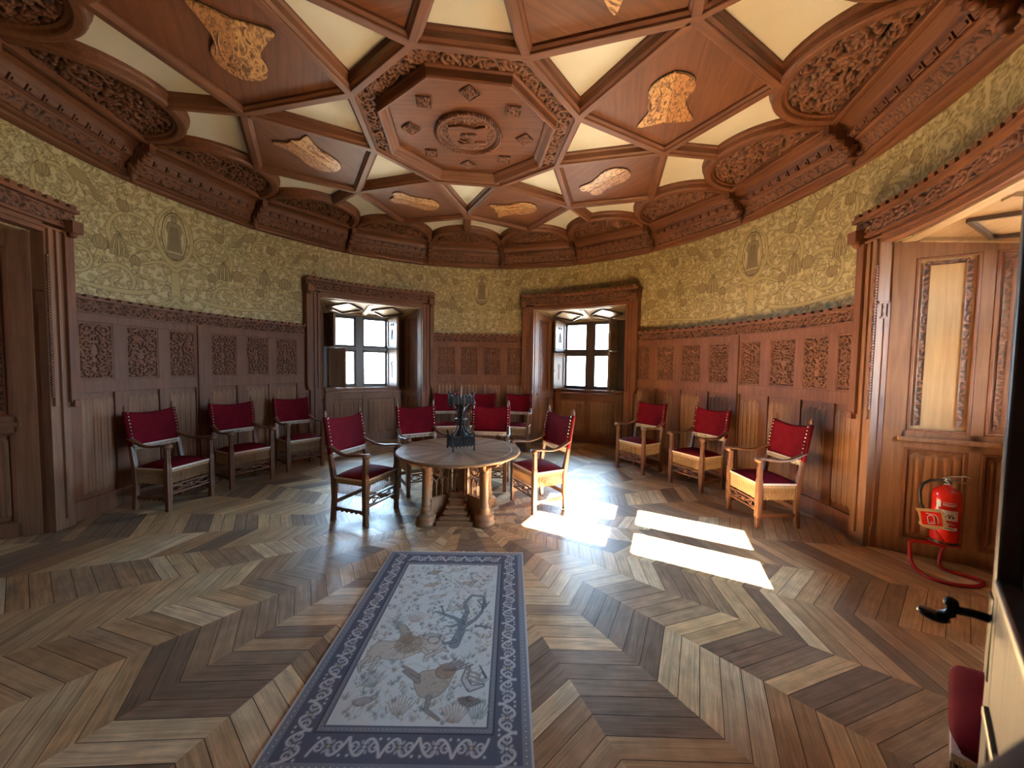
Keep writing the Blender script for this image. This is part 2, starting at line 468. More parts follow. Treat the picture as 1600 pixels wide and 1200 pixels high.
# ------------------------------------------------------------------ drawing on surfaces
class Ras:
    """a small raster in metres: strokes give a signed distance, composed in order"""
    def __init__(self, w, h, step, base=(0, 0, 0)):
        self.nx = int(round(w/step))+1; self.ny = int(round(h/step))+1
        self.x = np.linspace(0, w, self.nx); self.y = np.linspace(0, h, self.ny)
        self.XX, self.YY = np.meshgrid(self.x, self.y)
        self.w, self.h = w, h
        self.c = np.ones((self.ny, self.nx, 3))*np.array(base)
        self.hgt = np.zeros((self.ny, self.nx))
    def stroke(self, pts, r):
        """signed distance to a line of varying radius, inf outside its box"""
        sdf = np.full((self.ny, self.nx), 9.0)
        rr = r if hasattr(r, '__len__') else [r]*len(pts)
        pad = max(rr)+0.03
        for (a, b_, ra, rb) in zip(pts[:-1], pts[1:], rr[:-1], rr[1:]):
            x0, x1 = min(a[0], b_[0])-pad, max(a[0], b_[0])+pad
            y0, y1 = min(a[1], b_[1])-pad, max(a[1], b_[1])+pad
            i0, i1 = np.searchsorted(self.x, [x0, x1]); j0, j1 = np.searchsorted(self.y, [y0, y1])
            if i1 <= i0 or j1 <= j0: continue
            X = self.XX[j0:j1, i0:i1]; Y = self.YY[j0:j1, i0:i1]
            dx, dy = b_[0]-a[0], b_[1]-a[1]; L = dx*dx+dy*dy+1e-12
            t = np.clip(((X-a[0])*dx+(Y-a[1])*dy)/L, 0, 1)
            d = np.hypot(X-a[0]-t*dx, Y-a[1]-t*dy)-(ra+(rb-ra)*t)
            sdf[j0:j1, i0:i1] = np.minimum(sdf[j0:j1, i0:i1], d)
        return sdf
    def poly(self, pts):
        """signed distance to a closed outline, negative inside"""
        e = self.stroke(list(pts)+[pts[0]], 0.0)
        inside = np.zeros((self.ny, self.nx), bool)
        n = len(pts)
        for i in range(n):
            (xa, ya), (xb, yb) = pts[i], pts[(i+1) % n]
            if ya == yb: continue
            c = ((ya > self.YY) != (yb > self.YY)) & (self.XX < (xb-xa)*(self.YY-ya)/(yb-ya)+xa)
            inside ^= c
        return np.where(inside, -np.abs(e), np.abs(e))
    def ell(self, cx, cy, a, b_, rot=0.0):
        c, s = math.cos(rot), math.sin(rot)
        u = (self.XX-cx)*c+(self.YY-cy)*s; v = -(self.XX-cx)*s+(self.YY-cy)*c
        k = np.hypot(u/a, v/b_)
        return (k-1)*min(a, b_)
    def paint(self, sdf, fill=None, line=None, lw=0.006, soft=0.004, alpha=1.0):
        if fill is not None:
            k = (np.clip(0.5-sdf/soft, 0, 1)*alpha)[..., None]
            self.c = self.c*(1-k)+np.array(fill)*k
        if line is not None:
            k = np.clip(0.5-(np.abs(sdf)-lw/2)/soft, 0, 1)[..., None]
            self.c = self.c*(1-k)+np.array(line)*k
    def raise_(self, sdf, top=1.0, soft=0.006):
        self.hgt = np.maximum(self.hgt, top*np.clip(0.5-sdf/soft, 0, 1))

def spiral(cx, cy, r0, turns=1.3, a0=0.0, s=1, n=26, r1=0.12):
    return [(cx+r0*(1-(1-r1)*k/n)*math.cos(a0+s*turns*2*PI*k/n),
             cy+r0*(1-(1-r1)*k/n)*math.sin(a0+s*turns*2*PI*k/n)) for k in range(n+1)]

def bez(p0, p1, p2, p3, n=14):
    o = []
    for k in range(n+1):
        t = k/n; u = 1-t
        o.append(tuple(u**3*p0[i]+3*u*u*t*p1[i]+3*u*t*t*p2[i]+t**3*p3[i] for i in (0, 1)))
    return o

def carve(w, h, step, seed, sym=True, edge=0.012, size=0.045, scrolls=True, mono=None):
    """height field of dense carved foliage"""
    r = random.Random(seed); S = Ras(w, h, step)
    W = w/2 if sym else w
    marks = []
    if scrolls:
        ny = max(1, int(round(h/(W*1.0 if sym else h))))
        if sym:
            cell = h/max(1, ny)
            for j in range(ny):
                for c in range(max(1, int(round(W/cell)))):
                    k = max(1, int(round(W/cell)))
                    cx = W*(c+0.5)/k; cy = cell*(j+0.5)
                    R0 = min(W/k, cell)*0.42
                    marks.append((spiral(cx, cy, R0, 1.25, r.uniform(0, 6.28), r.choice((-1, 1))), size*0.17))
        else:
            k = max(1, int(round(W/h)))
            for c in range(k):
                cx = W*(c+0.5)/k
                s = 1 if c % 2 else -1
                marks.append((spiral(cx, h/2, min(h, W/k)*0.42, 1.3, s*PI/2+PI, s), size*0.17))
                marks.append(([(W*c/k, h/2-s*h*0.4), (W*(c+0.5)/k, h/2+s*h*0.42), (W*(c+1)/k, h/2-s*h*-0.4)], size*0.13))
    tries, placed = 0, []
    target = int(W*h/(size*size*0.42))
    while len(placed) < target and tries < target*12:
        tries += 1
        x, y = r.uniform(edge, W-(0 if sym else edge)), r.uniform(edge, h-edge)
        if any((x-a)**2+(y-b_)**2 < (size*0.46)**2 for a, b_ in placed): continue
        placed.append((x, y))
        a = r.uniform(0, 6.28); L = size*r.uniform(0.55, 1.0); bend = r.choice((-1, 1))*r.uniform(0.8, 2.2)
        pts = []; px, py = x, y
        for k in range(5):
            pts.append((px, py)); px += math.cos(a)*L/4; py += math.sin(a)*L/4; a += bend/4
        rad = [size*0.05, size*0.15, size*0.19, size*0.13, size*0.04]
        marks.append((pts, rad))
        if r.random() < 0.35: marks.append((([(x, y), (x+1e-4, y)]), size*0.17))
    for pts, rad in marks:
        for sgn in ((1, -1) if sym else (1,)):
            q = [((w/2+sgn*(p[0])) if sym else p[0], p[1]) for p in pts]
            d = S.stroke(q, rad)
            S.raise_(d, r.uniform(0.75, 1.0) if sgn == 1 else 0.9, step*1.3)
    if mono:                                            # a carved monogram in the middle
        for q in mono: S.raise_(S.stroke(q, 0.011), 1.25, step*1.2)
    # plain border
    m = (S.XX < edge) | (S.XX > w-edge) | (S.YY < edge) | (S.YY > h-edge)
    S.hgt[m] = 0.9
    return S

_panel_cache = {}
def carved_mesh(key, w, h, step, seed, depth, mat, **kw):
    """flat carved panel in x (across), z (up); relief towards -y"""
    S = carve(w, h, step, seed, **kw)
    return S.XX-w/2, -S.hgt*depth, S.YY

# ------------------------------------------------------------------ floor
PH = 8.8
def build_floor():
    base = MB().lathe([(5.6, -0.06), (5.6, -0.004)], n=64, smooth=False)
    fl = base.build('floor', M['gap'])
    tag(fl, 'oak parquet floor laid in radial zigzag bands', kind='structure')
    tones = [(0.632, 0.441, 0.233), (0.512, 0.347, 0.19), (0.39, 0.267, 0.16), (0.296, 0.206, 0.136), (0.673, 0.52, 0.307), (0.242, 0.173, 0.117), (0.606, 0.427, 0.233), (0.457, 0.293, 0.154), (0.699, 0.56, 0.356)]
    V, F, UV, C = [], [], [], []
    r = random.Random(11)
    w = 0.1015; be = math.radians(63); g = 0.0016
    for k in range(36):
        ac = math.radians(PH+10*k+5); sgn = 1 if k % 2 else -1
        d = (math.sin(ac), math.cos(ac)); t = (d[1], -d[0])       # radial, tangential (clockwise)
        # board runs at be from the radial line
        bd = (d[0]*math.cos(be)+t[0]*math.sin(be)*sgn, d[1]*math.cos(be)+t[1]*math.sin(be)*sgn)
        nn = (d[0]*math.sin(be)-t[0]*math.cos(be)*sgn, d[1]*math.sin(be)-t[1]*math.cos(be)*sgn)
        def edge(side, s):
            a = ac+math.radians(5)*side
            e = (math.sin(a), math.cos(a)); q = e[0]*nn[0]+e[1]*nn[1]
            R_ = s/q
            return (e[0]*R_, e[1]*R_)
        j = 0; nmax = int(5.35*math.sin(math.radians(58))/w)
        tone = None; left = 0
        while j < nmax:
            if left == 0:
                tone = r.choice(tones); left = r.choice((1, 2, 2, 2, 3))
            left -= 1
            v = r.uniform(0.84, 1.14)
            c = [x*v for x in tone]
            s0, s1 = j*w+g, (j+1)*w-g
            q = [edge(-1, s0), edge(1, s0), edge(1, s1), edge(-1, s1)]
            n0 = len(V)
            off = r.uniform(0, 40), r.uniform(0, 40)
            for p in q:
                V.append((p[0], p[1], 0.0)); C.append(c)
                UV.append((p[0]*bd[0]+p[1]*bd[1]+off[0], p[0]*nn[0]+p[1]*nn[1]+off[1]))
            F.append((n0, n0+1, n0+2, n0+3) if sgn*0+1 else ())
            j += 1
    me = bpy.data.meshes.new('parquet'); me.from_pydata(V, [], F)
    uv = me.uv_layers.new(name='UVMap')
    for p in me.polygons:
        for li in p.loop_indices: uv.data[li].uv = UV[me.loops[li].vertex_index]
    ca = me.color_attributes.new('paint', 'FLOAT_COLOR', 'POINT')
    cc = np.ones((len(V), 4), np.float32); cc[:, :3] = np.array(C); ca.data.foreach_set('color', cc.ravel())
    me.materials.append(M['floor'])
    o = bpy.data.objects.new('parquet', me); COL.objects.link(o); o.parent = fl
    # face up
    if me.polygons[0].normal.z < 0: me.flip_normals()
build_floor()

# ------------------------------------------------------------------ unseen tower shell, added to block stray light
OPEN = [(-34.5-14.2, -34.5+14.2), (27.8-14.1, 27.8+14.1), (112-13.5, 112+13.5), (-111.5-13.5, -111.5+13.5)]
DOOR = (169.2, 184.5)

def shell():
    b = MB()
    R0, R1 = 4.98, 5.25
    edges = []
    holes = []
    for az, t in WINDOWS: holes.append((az+math.degrees(math.atan2(t-0.72, R0)), az+math.degrees(math.atan2(t+0.72, R0)), 1.12, 2.78))
    holes.append((DOOR[0], DOOR[1], 0.0, 2.25))
    holes = sorted(holes)
    a = -180+4.6
    for h0, h1, z0, z1 in holes:
        b.cyl(a, h0, R0, R1, -0.05, 4.6, 4)
        if z0 > 0: b.cyl(h0, h1, R0, R1, -0.05, z0, 4)
        b.cyl(h0, h1, R0, R1, z1, 4.6, 4)
        a = h1
    b.cyl(a, 180+4.6, R0, R1, -0.05, 4.6, 4)
    o = b.build('wall_light_shell', M['stone']); tag(o, 'unseen outer tower shell added to keep stray light out of the panelled room', kind='structure')
    r = MB().lathe([(5.3, 4.5), (5.3, 4.7)], n=64, smooth=False).build('ceiling_light_slab', M['stone'])
    tag(r, 'unseen slab added above the coffered ceiling to stop light leaks', kind='structure')
shell()

# fabric hanging above the panelling ------------------------------------------------
def hanging_tile():
    base = (0.46, 0.365, 0.165); fill = (0.475, 0.38, 0.175); hi = (0.55, 0.455, 0.24); ln = (0.14, 0.095, 0.038); sh = (0.34, 0.25, 0.11)
    w, h = 2.62, 1.42
    S = Ras(w, h, 0.0075, hi)
    r = random.Random(5)
    # small curls everywhere
    placed = []
    for _ in range(5200):
        x, y = r.uniform(0, w), r.uniform(0, h)
        R0 = r.choice((0.024, 0.030, 0.038, 0.05))
        if any((x-a)**2+(y-b_)**2 < (0.82*(R0+q))**2 for a, b_, q in placed): continue
        placed.append((x, y, R0))
        p = spiral(x, y, R0, r.uniform(0.9, 1.4), r.uniform(0, 6.28), r.choice((-1, 1)), 12)
        # tail
        p = [(p[0][0]+(p[0][0]-p[2][0])*1.2+r.uniform(-.02, .02), p[0][1]+(p[0][1]-p[2][1])*1.2+r.uniform(-.02, .02))]+p
        S.paint(S.stroke(p, np.linspace(0.004, 0.013, len(p))), fill, ln, 0.005, 0.006)
    # branching scrolls
    def br(p, r0=0.024, r1=0.016):
        S.paint(S.stroke(p, np.linspace(r0, r1, len(p))), base, ln, 0.006, 0.006)
    for cx, cy, R0, a0, s in ((0.42, 0.80, 0.34, -1.2, 1), (1.02, 0.42, 0.30, 2.4, -1), (1.16, 1.05, 0.29, -2.2, 1), (1.75, 0.72, 0.36, 1.6, -1),
                              (2.28, 0.35, 0.27, 2.6, 1), (2.30, 1.05, 0.30, -0.8, -1), (0.62, 0.22, 0.2, 0.6, 1), (1.55, 0.2, 0.19, 2.9, 1)):
        br(spiral(cx, cy, R0, 1.15, a0, s, 34, 0.25))
    # trunk with roots and boughs
    br([(0.0, 0.62), (0.0, 0.05)], 0.05, 0.06)
    for q in (bez((0.02, 0.5), (0.1, 0.62), (0.25, 0.55), (0.42, 0.46)), bez((0, 0.1), (0.08, 0.06), (0.15, 0.05), (0.24, 0.01)),
              bez((0, 0.14), (0.05, 0.05), (0.08, 0.03), (0.12, 0.0)), bez((0.02, 0.56), (0.25, 0.7), (0.3, 1.1), (0.02, 1.3)),
              bez((0.3, 0.16), (0.8, 0.0), (1.4, 0.3), (2.62, 0.1))):
        br(q, 0.03, 0.014)
    # mandorla with a standing robed figure at x = 0
    S.paint(S.ell(0, 0.93, 0.145, 0.30), hi, ln, 0.012)
    S.paint(S.ell(0, 0.93, 0.12, 0.27), hi, ln, 0.006)
    fg = (0.27, 0.21, 0.11)
    S.paint(S.poly([(-.1, .74), (.085, .74), (.07, .95), (.095, 1.02), (.07, 1.10), (0, 1.12), (-.1, 1.1)]), fg, ln, 0.008)
    S.paint(S.ell(0, 1.15, 0.035, 0.045), fg, ln, 0.007)
    for k in range(5): S.paint(S.stroke([(-.02+.02*k, .75), (-.01+.012*k, 1.05)], 0.0015), None, ln, 0.005)
    S.paint(S.ell(0.02, 0.68, 0.07, 0.035), fg, ln, 0.006)
    # hanging fruits and leaves
    def fruit(x, y, q, tail=1):
        S.paint(S.ell(x, y, q, q*1.1), sh, ln, 0.009)
        for k in (-1, 0, 1):
            S.paint(S.stroke(bez((x+k*q*.5, y-q*.8*-1), (x+k*q*.6, y), (x+k*q*.5, y-q*.5), (x, y-q)), 0.001), None, ln, 0.004)
        S.paint(S.poly([(x-q*.4, y+tail*q*.9), (x+q*.4, y+tail*q*.9), (x+q*.9, y+tail*q*2.4), (x+q*.2, y+tail*q*1.9), (x-q*.1, y+tail*q*2.7), (x-q*.3, y+tail*q*1.8), (x-q*.8, y+tail*q*2.2)]), fill, ln, 0.006)
    fruit(0.56, 1.10, 0.065); fruit(0.80, 0.60, 0.075, -1); fruit(1.30, 1.13, 0.06); fruit(1.50, 0.62, 0.085, -1); fruit(2.0, 1.18, 0.06)
    fruit(2.25, 0.72, 0.07, -1); fruit(0.45, 0.5, 0.055, -1); fruit(1.12, 0.42, 0.06)
    def bird(x, y, s, m=1):
        S.paint(S.poly([(x, y), (x+.09*m*s, y+.10*s), (x+.2*m*s, y+.14*s), (x+.28*m*s, y+.05*s), (x+.2*m*s, y-.03*s), (x+.05*m*s, y-.05*s)]), sh, ln, 0.008)
        for k in range(4): S.paint(S.stroke([(x+.02*m*s*k, y), (x-.12*m*s+.03*m*k*s, y-.2*s)], 0.008*s), fill, ln, 0.006)
    bird(0.86, 1.2, 0.8); bird(1.86, 0.42, 0.9, -1); bird(1.72, 1.16, 0.7)
    def plume(x, y, s):
        for k in range(-3, 4):
            S.paint(S.stroke(bez((x, y), (x+k*.02*s, y-.1*s), (x+k*.03*s, y-.18*s), (x+k*.028*s, y-.26*s)), 0.010*s), sh if k % 2 else fill, ln, 0.006)
    plume(0.62, 0.78, 1.0); plume(1.98, 0.95, 1.0); plume(1.2, 0.8, 0.9)
    return S

def hanging():
    S = hanging_tile()
    nx_t = S.nx
    step = 0.0075
    segs = [(-152, OPEN[3][0], 2.30, 3.80), (OPEN[3][0], OPEN[3][1], 2.85, 3.80), (OPEN[3][1], OPEN[0][0], 2.30, 3.80), (OPEN[0][0], OPEN[0][1], 2.85, 3.80),
            (OPEN[0][1], OPEN[1][0], 2.30, 3.80), (OPEN[1][0], OPEN[1][1], 2.85, 3.80), (OPEN[1][1], OPEN[2][0], 2.30, 3.80), (OPEN[2][0], OPEN[2][1], 2.85, 3.80), (OPEN[2][1], 160, 2.30, 3.80)]
    names = ['wall_southwest', 'wall_west', 'wall_left', 'wall_northwest', 'wall_back', 'wall_northeast', 'wall_right', 'wall_east', 'wall_southeast']
    Rw = 4.03
    for nm, (a0, a1, z0, z1) in zip(names, segs):
        st = step if a0 > -100 and a1 < 100 else 0.012
        n = int(math.radians(a1-a0)*Rw/st); m = int((z1-z0)/st)
        A = np.linspace(a0, a1, n+1); Z = np.linspace(z0, z1, m+1)
        AA, ZZ = np.meshgrid(np.radians(A), Z)
        s = (np.degrees(AA)+2.6) % 75.0                    # motif repeats every 75 degrees, mirrored
        s = np.where(s > 37.5, 75-s, s)
        xi = np.clip((s/37.5*(nx_t-1)).round().astype(int), 0, nx_t-1)
        yi = np.clip(((ZZ-2.36)/S.h*(S.ny-1)).round().astype(int), 0, S.ny-1)
        c = S.c[yi, xi]
        o = grid_obj(nm, np.sin(AA)*Rw, np.cos(AA)*Rw, ZZ, M['fabric'], colors=c)
        tag(o, 'curved wall hung with olive gold scroll patterned covering', kind='structure')
hanging()

# ------------------------------------------------------------------ panelling
DEP = 0.024
_pc = {}
def panel_variant(k):
    if k not in _pc:
        mono = None
        if k == 9:                                      # the IHS-like monogram panel between the windows
            x0 = 0.15
            mono = [[(x0-.07, .30), (x0-.07, .42)], [(x0-.03, .30), (x0-.03, .50)], [(x0+.015, .30), (x0+.015, .39)], [(x0-.03, .38), (x0+.015, .38)],
                    [(x0-.06, .46), (x0+.02, .46)], bez((x0+.07, .42), (x0+.03, .42), (x0+.03, .36), (x0+.06, .35)), bez((x0+.06, .35), (x0+.09, .33), (x0+.07, .30), (x0+.04, .30))]
        S = carve(0.30, 0.60, 0.005, 100+k, True, 0.010, 0.05, mono=mono)
        _pc[k] = S
    return _pc[k]

def wall_grid(name, az, halfdeg, z0, z1, hgt, depth, rbase, mat, parent, carved=False):
    ny, nx = hgt.shape
    A, Z = np.meshgrid(np.radians(np.linspace(az-halfdeg, az+halfdeg, nx)), np.linspace(z0, z1, ny))
    Rr = rbase-hgt*depth
    return grid_obj(name, np.sin(A)*Rr, np.cos(A)*Rr, Z, M['carve_w'] if carved else mat, parent, colors=cavity_shade(hgt) if carved else None)

def linen_field(nf, nx=72, nz=48, h=1.0):
    u = np.linspace(0, 1, nx); v = np.linspace(0, 1, nz)
    U, V = np.meshgrid(u, v)
    ph = (U*nf) % 1.0
    prof = 0.35+0.65*np.abs(np.sin(PI*ph))**0.55
    prof = np.where((ph > 0.44) & (ph < 0.56), prof-0.35, prof)       # groove on each crest
    # scalloped ends
    top = 1-0.035-0.03*np.abs(np.cos(PI*ph)); bot = 0.03+0.02*np.abs(np.cos(PI*ph))
    k = np.clip((top-V)/0.012, 0, 1)*np.clip((V-bot)/0.012, 0, 1)
    e = ((U > 0.03) & (U < 0.97))
    return np.where(e, prof*k, 0.0)

def wainscot(name, label, a0, a1, cells, var0):
    """a stretch of panelling: cells = list of (az0, az1) of its carved panels"""
    w = empty(name); tag(w, label, kind='structure')
    MB().cyl(a0, a1, 4.01, 4.12, 0, 2.33).build('backing', M['wood_z'], w)
    R_ = 3.985
    b = MB()
    b.cyl(a0, a1, R_, 4.02, 2.075, 2.17)          # top rail
    b.cyl(a0, a1, R_, 4.02, 1.32, 1.455)          # middle rail
    b.build('rail', M['wood_z'], w, bevel=0.004)
    MB().cyl(a0, a1, R_-0.008, 4.02, 0.0, 0.20).build('skirting', M['wood_z'], w, bevel=0.006)
    eds = [a0]+[x for c in cells for x in c]+[a1]
    for i in range(0, len(eds), 2):
        s0, s1 = eds[i], eds[i+1]
        wide = (s1-s0) > 2.3 and 0 < i < len(eds)-2
        b = MB().cyl(s0, s1, R_+0.002, 4.02, 0.2, 2.1)
        if wide: b.cyl(s0+.35, s1-.35, R_-0.018, 4.02, 0.0, 2.17)
        b.build('stile', M['wood_z'], w, bevel=0.004)
    for i, (c0, c1) in enumerate(cells):
        mid, hd = (c0+c1)/2, (c1-c0)/2
        S = panel_variant(var0+i if name != 'trim_2' or i != 2 else 9)
        wall_grid('carved_panel', mid, hd-0.12, 1.475, 2.058, S.hgt, DEP, 4.012, None, w, True)
        f = MB()                                   # thin moulding round the carved panel
        for z in (1.462, 2.065): f.cyl(c0+.05, c1-.05, R_+.006, 4.01, z-.008, z+.008)
        for a in (c0+.12, c1-.12): f.cyl(a-.1, a+.1, R_+.006, 4.01, 1.46, 2.07)
        f.build('moulding', M['wood_z'], w)
        L = linen_field(5)
        wall_grid('linenfold_panel', mid, hd+.05, 0.22, 1.30, L, 0.018, 4.010, M['linen'], w)
    # carved band and cap
    arc = math.radians(a1-a0)*3.97
    B = carve(arc, 0.125, 0.0065, 40+len(cells), False, 0.004, 0.05)
    wall_grid('carved_band', (a0+a1)/2, (a1-a0)/2, 2.178, 2.303, B.hgt, 0.018, 3.985, None, w, True)
    b = MB().cyl(a0, a1, 3.955, 4.02, 2.165, 2.18).cyl(a0, a1, 3.935, 4.03, 2.303, 2.325)
    n = int(arc/0.115)
    for k in range(n):
        m = a0+(a1-a0)*(k+.5)/n; h = (a1-a0)/n*0.30
        b.cyl(m-h, m+h, 3.93, 4.0, 2.325, 2.352)
    b.build('cap_moulding', M['wood_z'], w)
    return w

LEFT = [(-93.2, -88.3), (-86.3, -81.3), (-79.5, -74.9), (-72.0, -67.0), (-65.0, -60.3), (-58.7, -53.9)]
MID = [(-16.0, -10.6), (-9.1, -3.6), (-1.9, 3.6), (5.3, 10.6)]
RIGHT = [(43.9, 48.4), (50.3, 54.9), (56.9, 61.8), (63.8, 68.6), (71.3, 75.8), (77.7, 83.0), (84.5, 89.4), (90.9, 95.6)]
wainscot('trim_1', 'carved and linenfold oak panelling behind the left wall chairs', -98.0, -51.0, LEFT, 0)
wainscot('trim_2', 'carved and linenfold oak panelling between the two windows', -17.6, 12.2, MID, 6)
wainscot('trim_3', 'carved and linenfold oak panelling behind the right wall chairs', 41.6, 98.6, RIGHT, 10)
for nm, a0, a1 in (('trim_4', 125.5, 168.6), ('trim_5', 185.0, 235.0)):
    w = MB().cyl(a0, a1, 3.99, 4.12, 0, 2.35, 3).build(nm, M['wood_z']); tag(w, 'plain stretch of oak panelling near the entrance', kind='structure')
w = MB().cyl(160, 168.6, 4.0, 4.12, 2.3, 3.8, 3).cyl(168.6, 185, 4.0, 4.12, 2.25, 3.8, 3).cyl(185, 208, 4.0, 4.12, 2.3, 3.8, 3).build('wall_door', M['stone'])
tag(w, 'wall around the entrance door', kind='structure')

# ------------------------------------------------------------------ window recesses
def carved_strip(w, h, seed):
    return carve(w, h, 0.007, seed, False, 0.003, 0.04, scrolls=False)

def reveal(parent, p0, p1, side, lit_pale):
    """panelled side of a recess from p0 (room) to p1 (window), local x along the wall, -y into the recess * side"""
    L = (Vector(p1)-Vector(p0)).length
    ang = math.atan2(p1[1]-p0[1], p1[0]-p0[0])
    e = empty('reveal', (p0[0], p0[1], 0), ang, parent)
    s = side                                   # +1: recess lies towards local -y
    b = MB().box2((0, 0.02*s, 0), (L, 0.10*s, 2.95))
    for x0, x1 in ((0, .15), (.54, .62), (L-.08, L)): b.box2((x0, -0.0*s, 0.0), (x1, .03*s, 2.9))
    for z0, z1 in ((0, .14), (.985, 1.14), (2.69, 2.95)): b.box2((0.12, 0.0, z0), (L, .03*s, z1))
    b.box2((.10, -.018*s, 1.045), (L, .03*s, 1.085))
    b.build('framing', M['jamb'], e, bevel=0.004)
    for i, (x0, x1) in enumerate(((.15, .54), (.62, L-.08))):
        mw = MB()
        for q in (x0+.012, x1-.012): mw.box((q, .008*s, 1.915), (.024, .024, 1.55)).box((q, .008*s, .56), (.024, .024, .85))
        for z in (1.15, 2.68, .15, .975): mw.box(((x0+x1)/2, .008*s, z), (x1-x0, .024, .02))
        mw.build('moulding', M['wood_z'], e, bevel=0.005)
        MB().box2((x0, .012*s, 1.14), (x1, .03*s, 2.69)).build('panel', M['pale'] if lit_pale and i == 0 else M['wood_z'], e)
        for q in (x0+.045, x1-.085):
            S = carved_strip(.045, 1.45, 60+i)
            grid_obj('carved_strip', q+S.XX, (.010-S.hgt*.006)*s, 1.19+S.YY, M['carve_w'], e, colors=cavity_shade(S.hgt))
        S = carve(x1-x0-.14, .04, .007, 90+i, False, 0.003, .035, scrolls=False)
        grid_obj('carved_strip', x0+.07+S.XX, (.010-S.hgt*.006)*s, 2.615+S.YY, M['carve_w'], e, colors=cavity_shade(S.hgt))
        L_ = linen_field(3, 40, 40)
        X, Z = np.meshgrid(np.linspace(x0+.02, x1-.02, 40), np.linspace(.16, .965, 40))
        grid_obj('linenfold_panel', X, (.022-L_*.016)*s, Z, M['linen'], e)
    return e

def recess(n, az, tc_, label, pale=None, shutters=()):
    a = math.radians(az)
    w = empty('window_%d' % n, (0, 0, 0), -a); tag(w, label, kind='structure')
    hw, D0, D1, hb = 0.93 if abs(az) > 90 else 0.96, 3.87, 4.85, 0.76
    half = math.degrees(math.atan2(hw, D0))
    # surround on the round wall (bent boxes in the window's own frame: azimuth 0 = its centre)
    out = half+3.6
    for s in (-1, 1):
        b = MB()
        q = sorted((s*half, s*(half+2.6)))
        b.cyl(q[0], q[1], 3.925, 4.10, 0, 2.9, 1)
        q = sorted((s*(half+.25), s*(half+.8))); b.cyl(q[0], q[1], 3.90, 4.0, 1.22, 2.9, 1)
        q = sorted((s*(half+1.3), s*(half+1.7))); b.cyl(q[0], q[1], 3.905, 4.0, 0.1, 2.9, 1)
        b.build('jamb', M['jamb'] if az < -90 or az > 90 else M['wood_z'], w, bevel=0.004)
        q = sorted((s*(half+2.3), s*(half+3.5)))
        MB().cyl(q[0], q[1], 3.895, 4.06, 1.25, 2.95, 1).cyl(q[0]+.2, q[1]-.2, 3.88, 4.0, 1.20, 1.27, 1).build('outer_moulding', M['wood_z'], w, bevel=0.005)
        # little bead string along the opening edge
        b = MB()
        for k in range(52):
            p = az_pos(s*(half+.12), 3.912, 1.32+k*0.026)
            b.box(p, (.016, .016, .018), rz=-math.radians(s*half))
        tag(b.build('bead_string', M['wood_carve'], w), kind='stuff')
    MB().cyl(-half, half, 3.925, 4.10, 2.86, 2.98, 1.5).cyl(-half-2.4, half+2.4, 3.905, 4.0, 2.90, 2.925, 1.5).build('lintel', M['wood_x'], w, bevel=0.004)
    arc = math.radians(2*out)*3.9
    B = carve(arc, 0.15, 0.0075, 70+n, False, 0.006, 0.055)
    wall_grid('carved_frieze', 0, out, 2.978, 3.112, B.hgt, 0.018, 3.903, None, w, True)
    b = MB().cyl(-out, out, 3.905, 4.06, 2.96, 3.12, 1.5).cyl(-out-.2, out+.2, 3.85, 4.05, 3.115, 3.15, 1.5).cyl(-out, out, 3.885, 4.0, 2.95, 2.975, 1.5)
    m = int(arc/0.10)
    for k in range(m):
        c = -out+2*out*(k+.5)/m; b.cyl(c-.45, c+.45, 3.845, 3.93, 3.15, 3.185, 1.5)
    b.build('crenellated_cornice', M['wood_x'], w)
    b = MB()
    for s in (-1, 1):
        p = az_pos(s*(out-.7), 3.86, 2.97); b.box(p, (.10, .10, .11), rz=-math.radians(s*out)); b.uvsphere((p[0], p[1], 2.90), .035, 8, 6)
    b.build('corner_bracket', M['wood_z'], w)
    # sides, soffit, apron, floor part
    reveal(w, (-hw, D0+.05, 0), (-hb, D1, 0), 1, pale == 'l')
    reveal(w, (hw, D0+.05, 0), (hb, D1, 0), -1, pale == 'r')
    so = MB().prism([(-hw-.1, D0+.09), (hw+.1, D0+.09), (hb+.1, D1+.15), (-hb-.1, D1+.15)], 2.93, 3.0)
    so = so.build('soffit', M['soffit'], w)
    # sloping boarded ceiling with lozenge ribs: 2.87 at the room, 2.73 at the window
    def zc(y): return 2.885-(y-D0)/(D1-D0)*0.165
    def rib(p, q, wd=.045, h=.03):
        P, Q = Vector((p[0], p[1], zc(p[1]))), Vector((q[0], q[1], zc(q[1])))
        d = (Q-P).normalized(); n_ = Vector((-d.y, d.x, 0)).normalized()*wd/2; dn = Vector((0, 0, -h))
        return [[P-n_, P+n_, P+n_+dn, P-n_+dn], [Q-n_, Q+n_, Q+n_+dn, Q-n_+dn]]
    D0 = 3.955
    MB().add([(-hw, D0, zc(D0)), (hw, D0, zc(D0)), (hb+.02, D1+.1, zc(D1+.1)), (-hb-.02, D1+.1, zc(D1+.1)),
              (-hw, D0, 3.0), (hw, D0, 3.0), (hb+.02, D1+.1, 3.0), (-hb-.02, D1+.1, 3.0)],
             [(0, 1, 2, 3), (7, 6, 5, 4), (0, 4, 5, 1), (1, 5, 6, 2), (2, 6, 7, 3), (3, 7, 4, 0)]).build('soffit_board', M['soffit'], so)
    b = MB()
    y0, y1 = D0+.12, D1-.02; xm = .78
    b.rings(rib((-hw, D0+.06), (hw, D0+.06), .10)).rings(rib((-hb, D1-.03), (hb, D1-.03), .06))
    b.rings(rib((0, y0), (0, y1), .09)).rings(rib((-hw+.03, y0), (-hb+.02, y1), .07)).rings(rib((hw-.03, y0), (hb-.02, y1), .07))
    ym = (y0+y1)/2
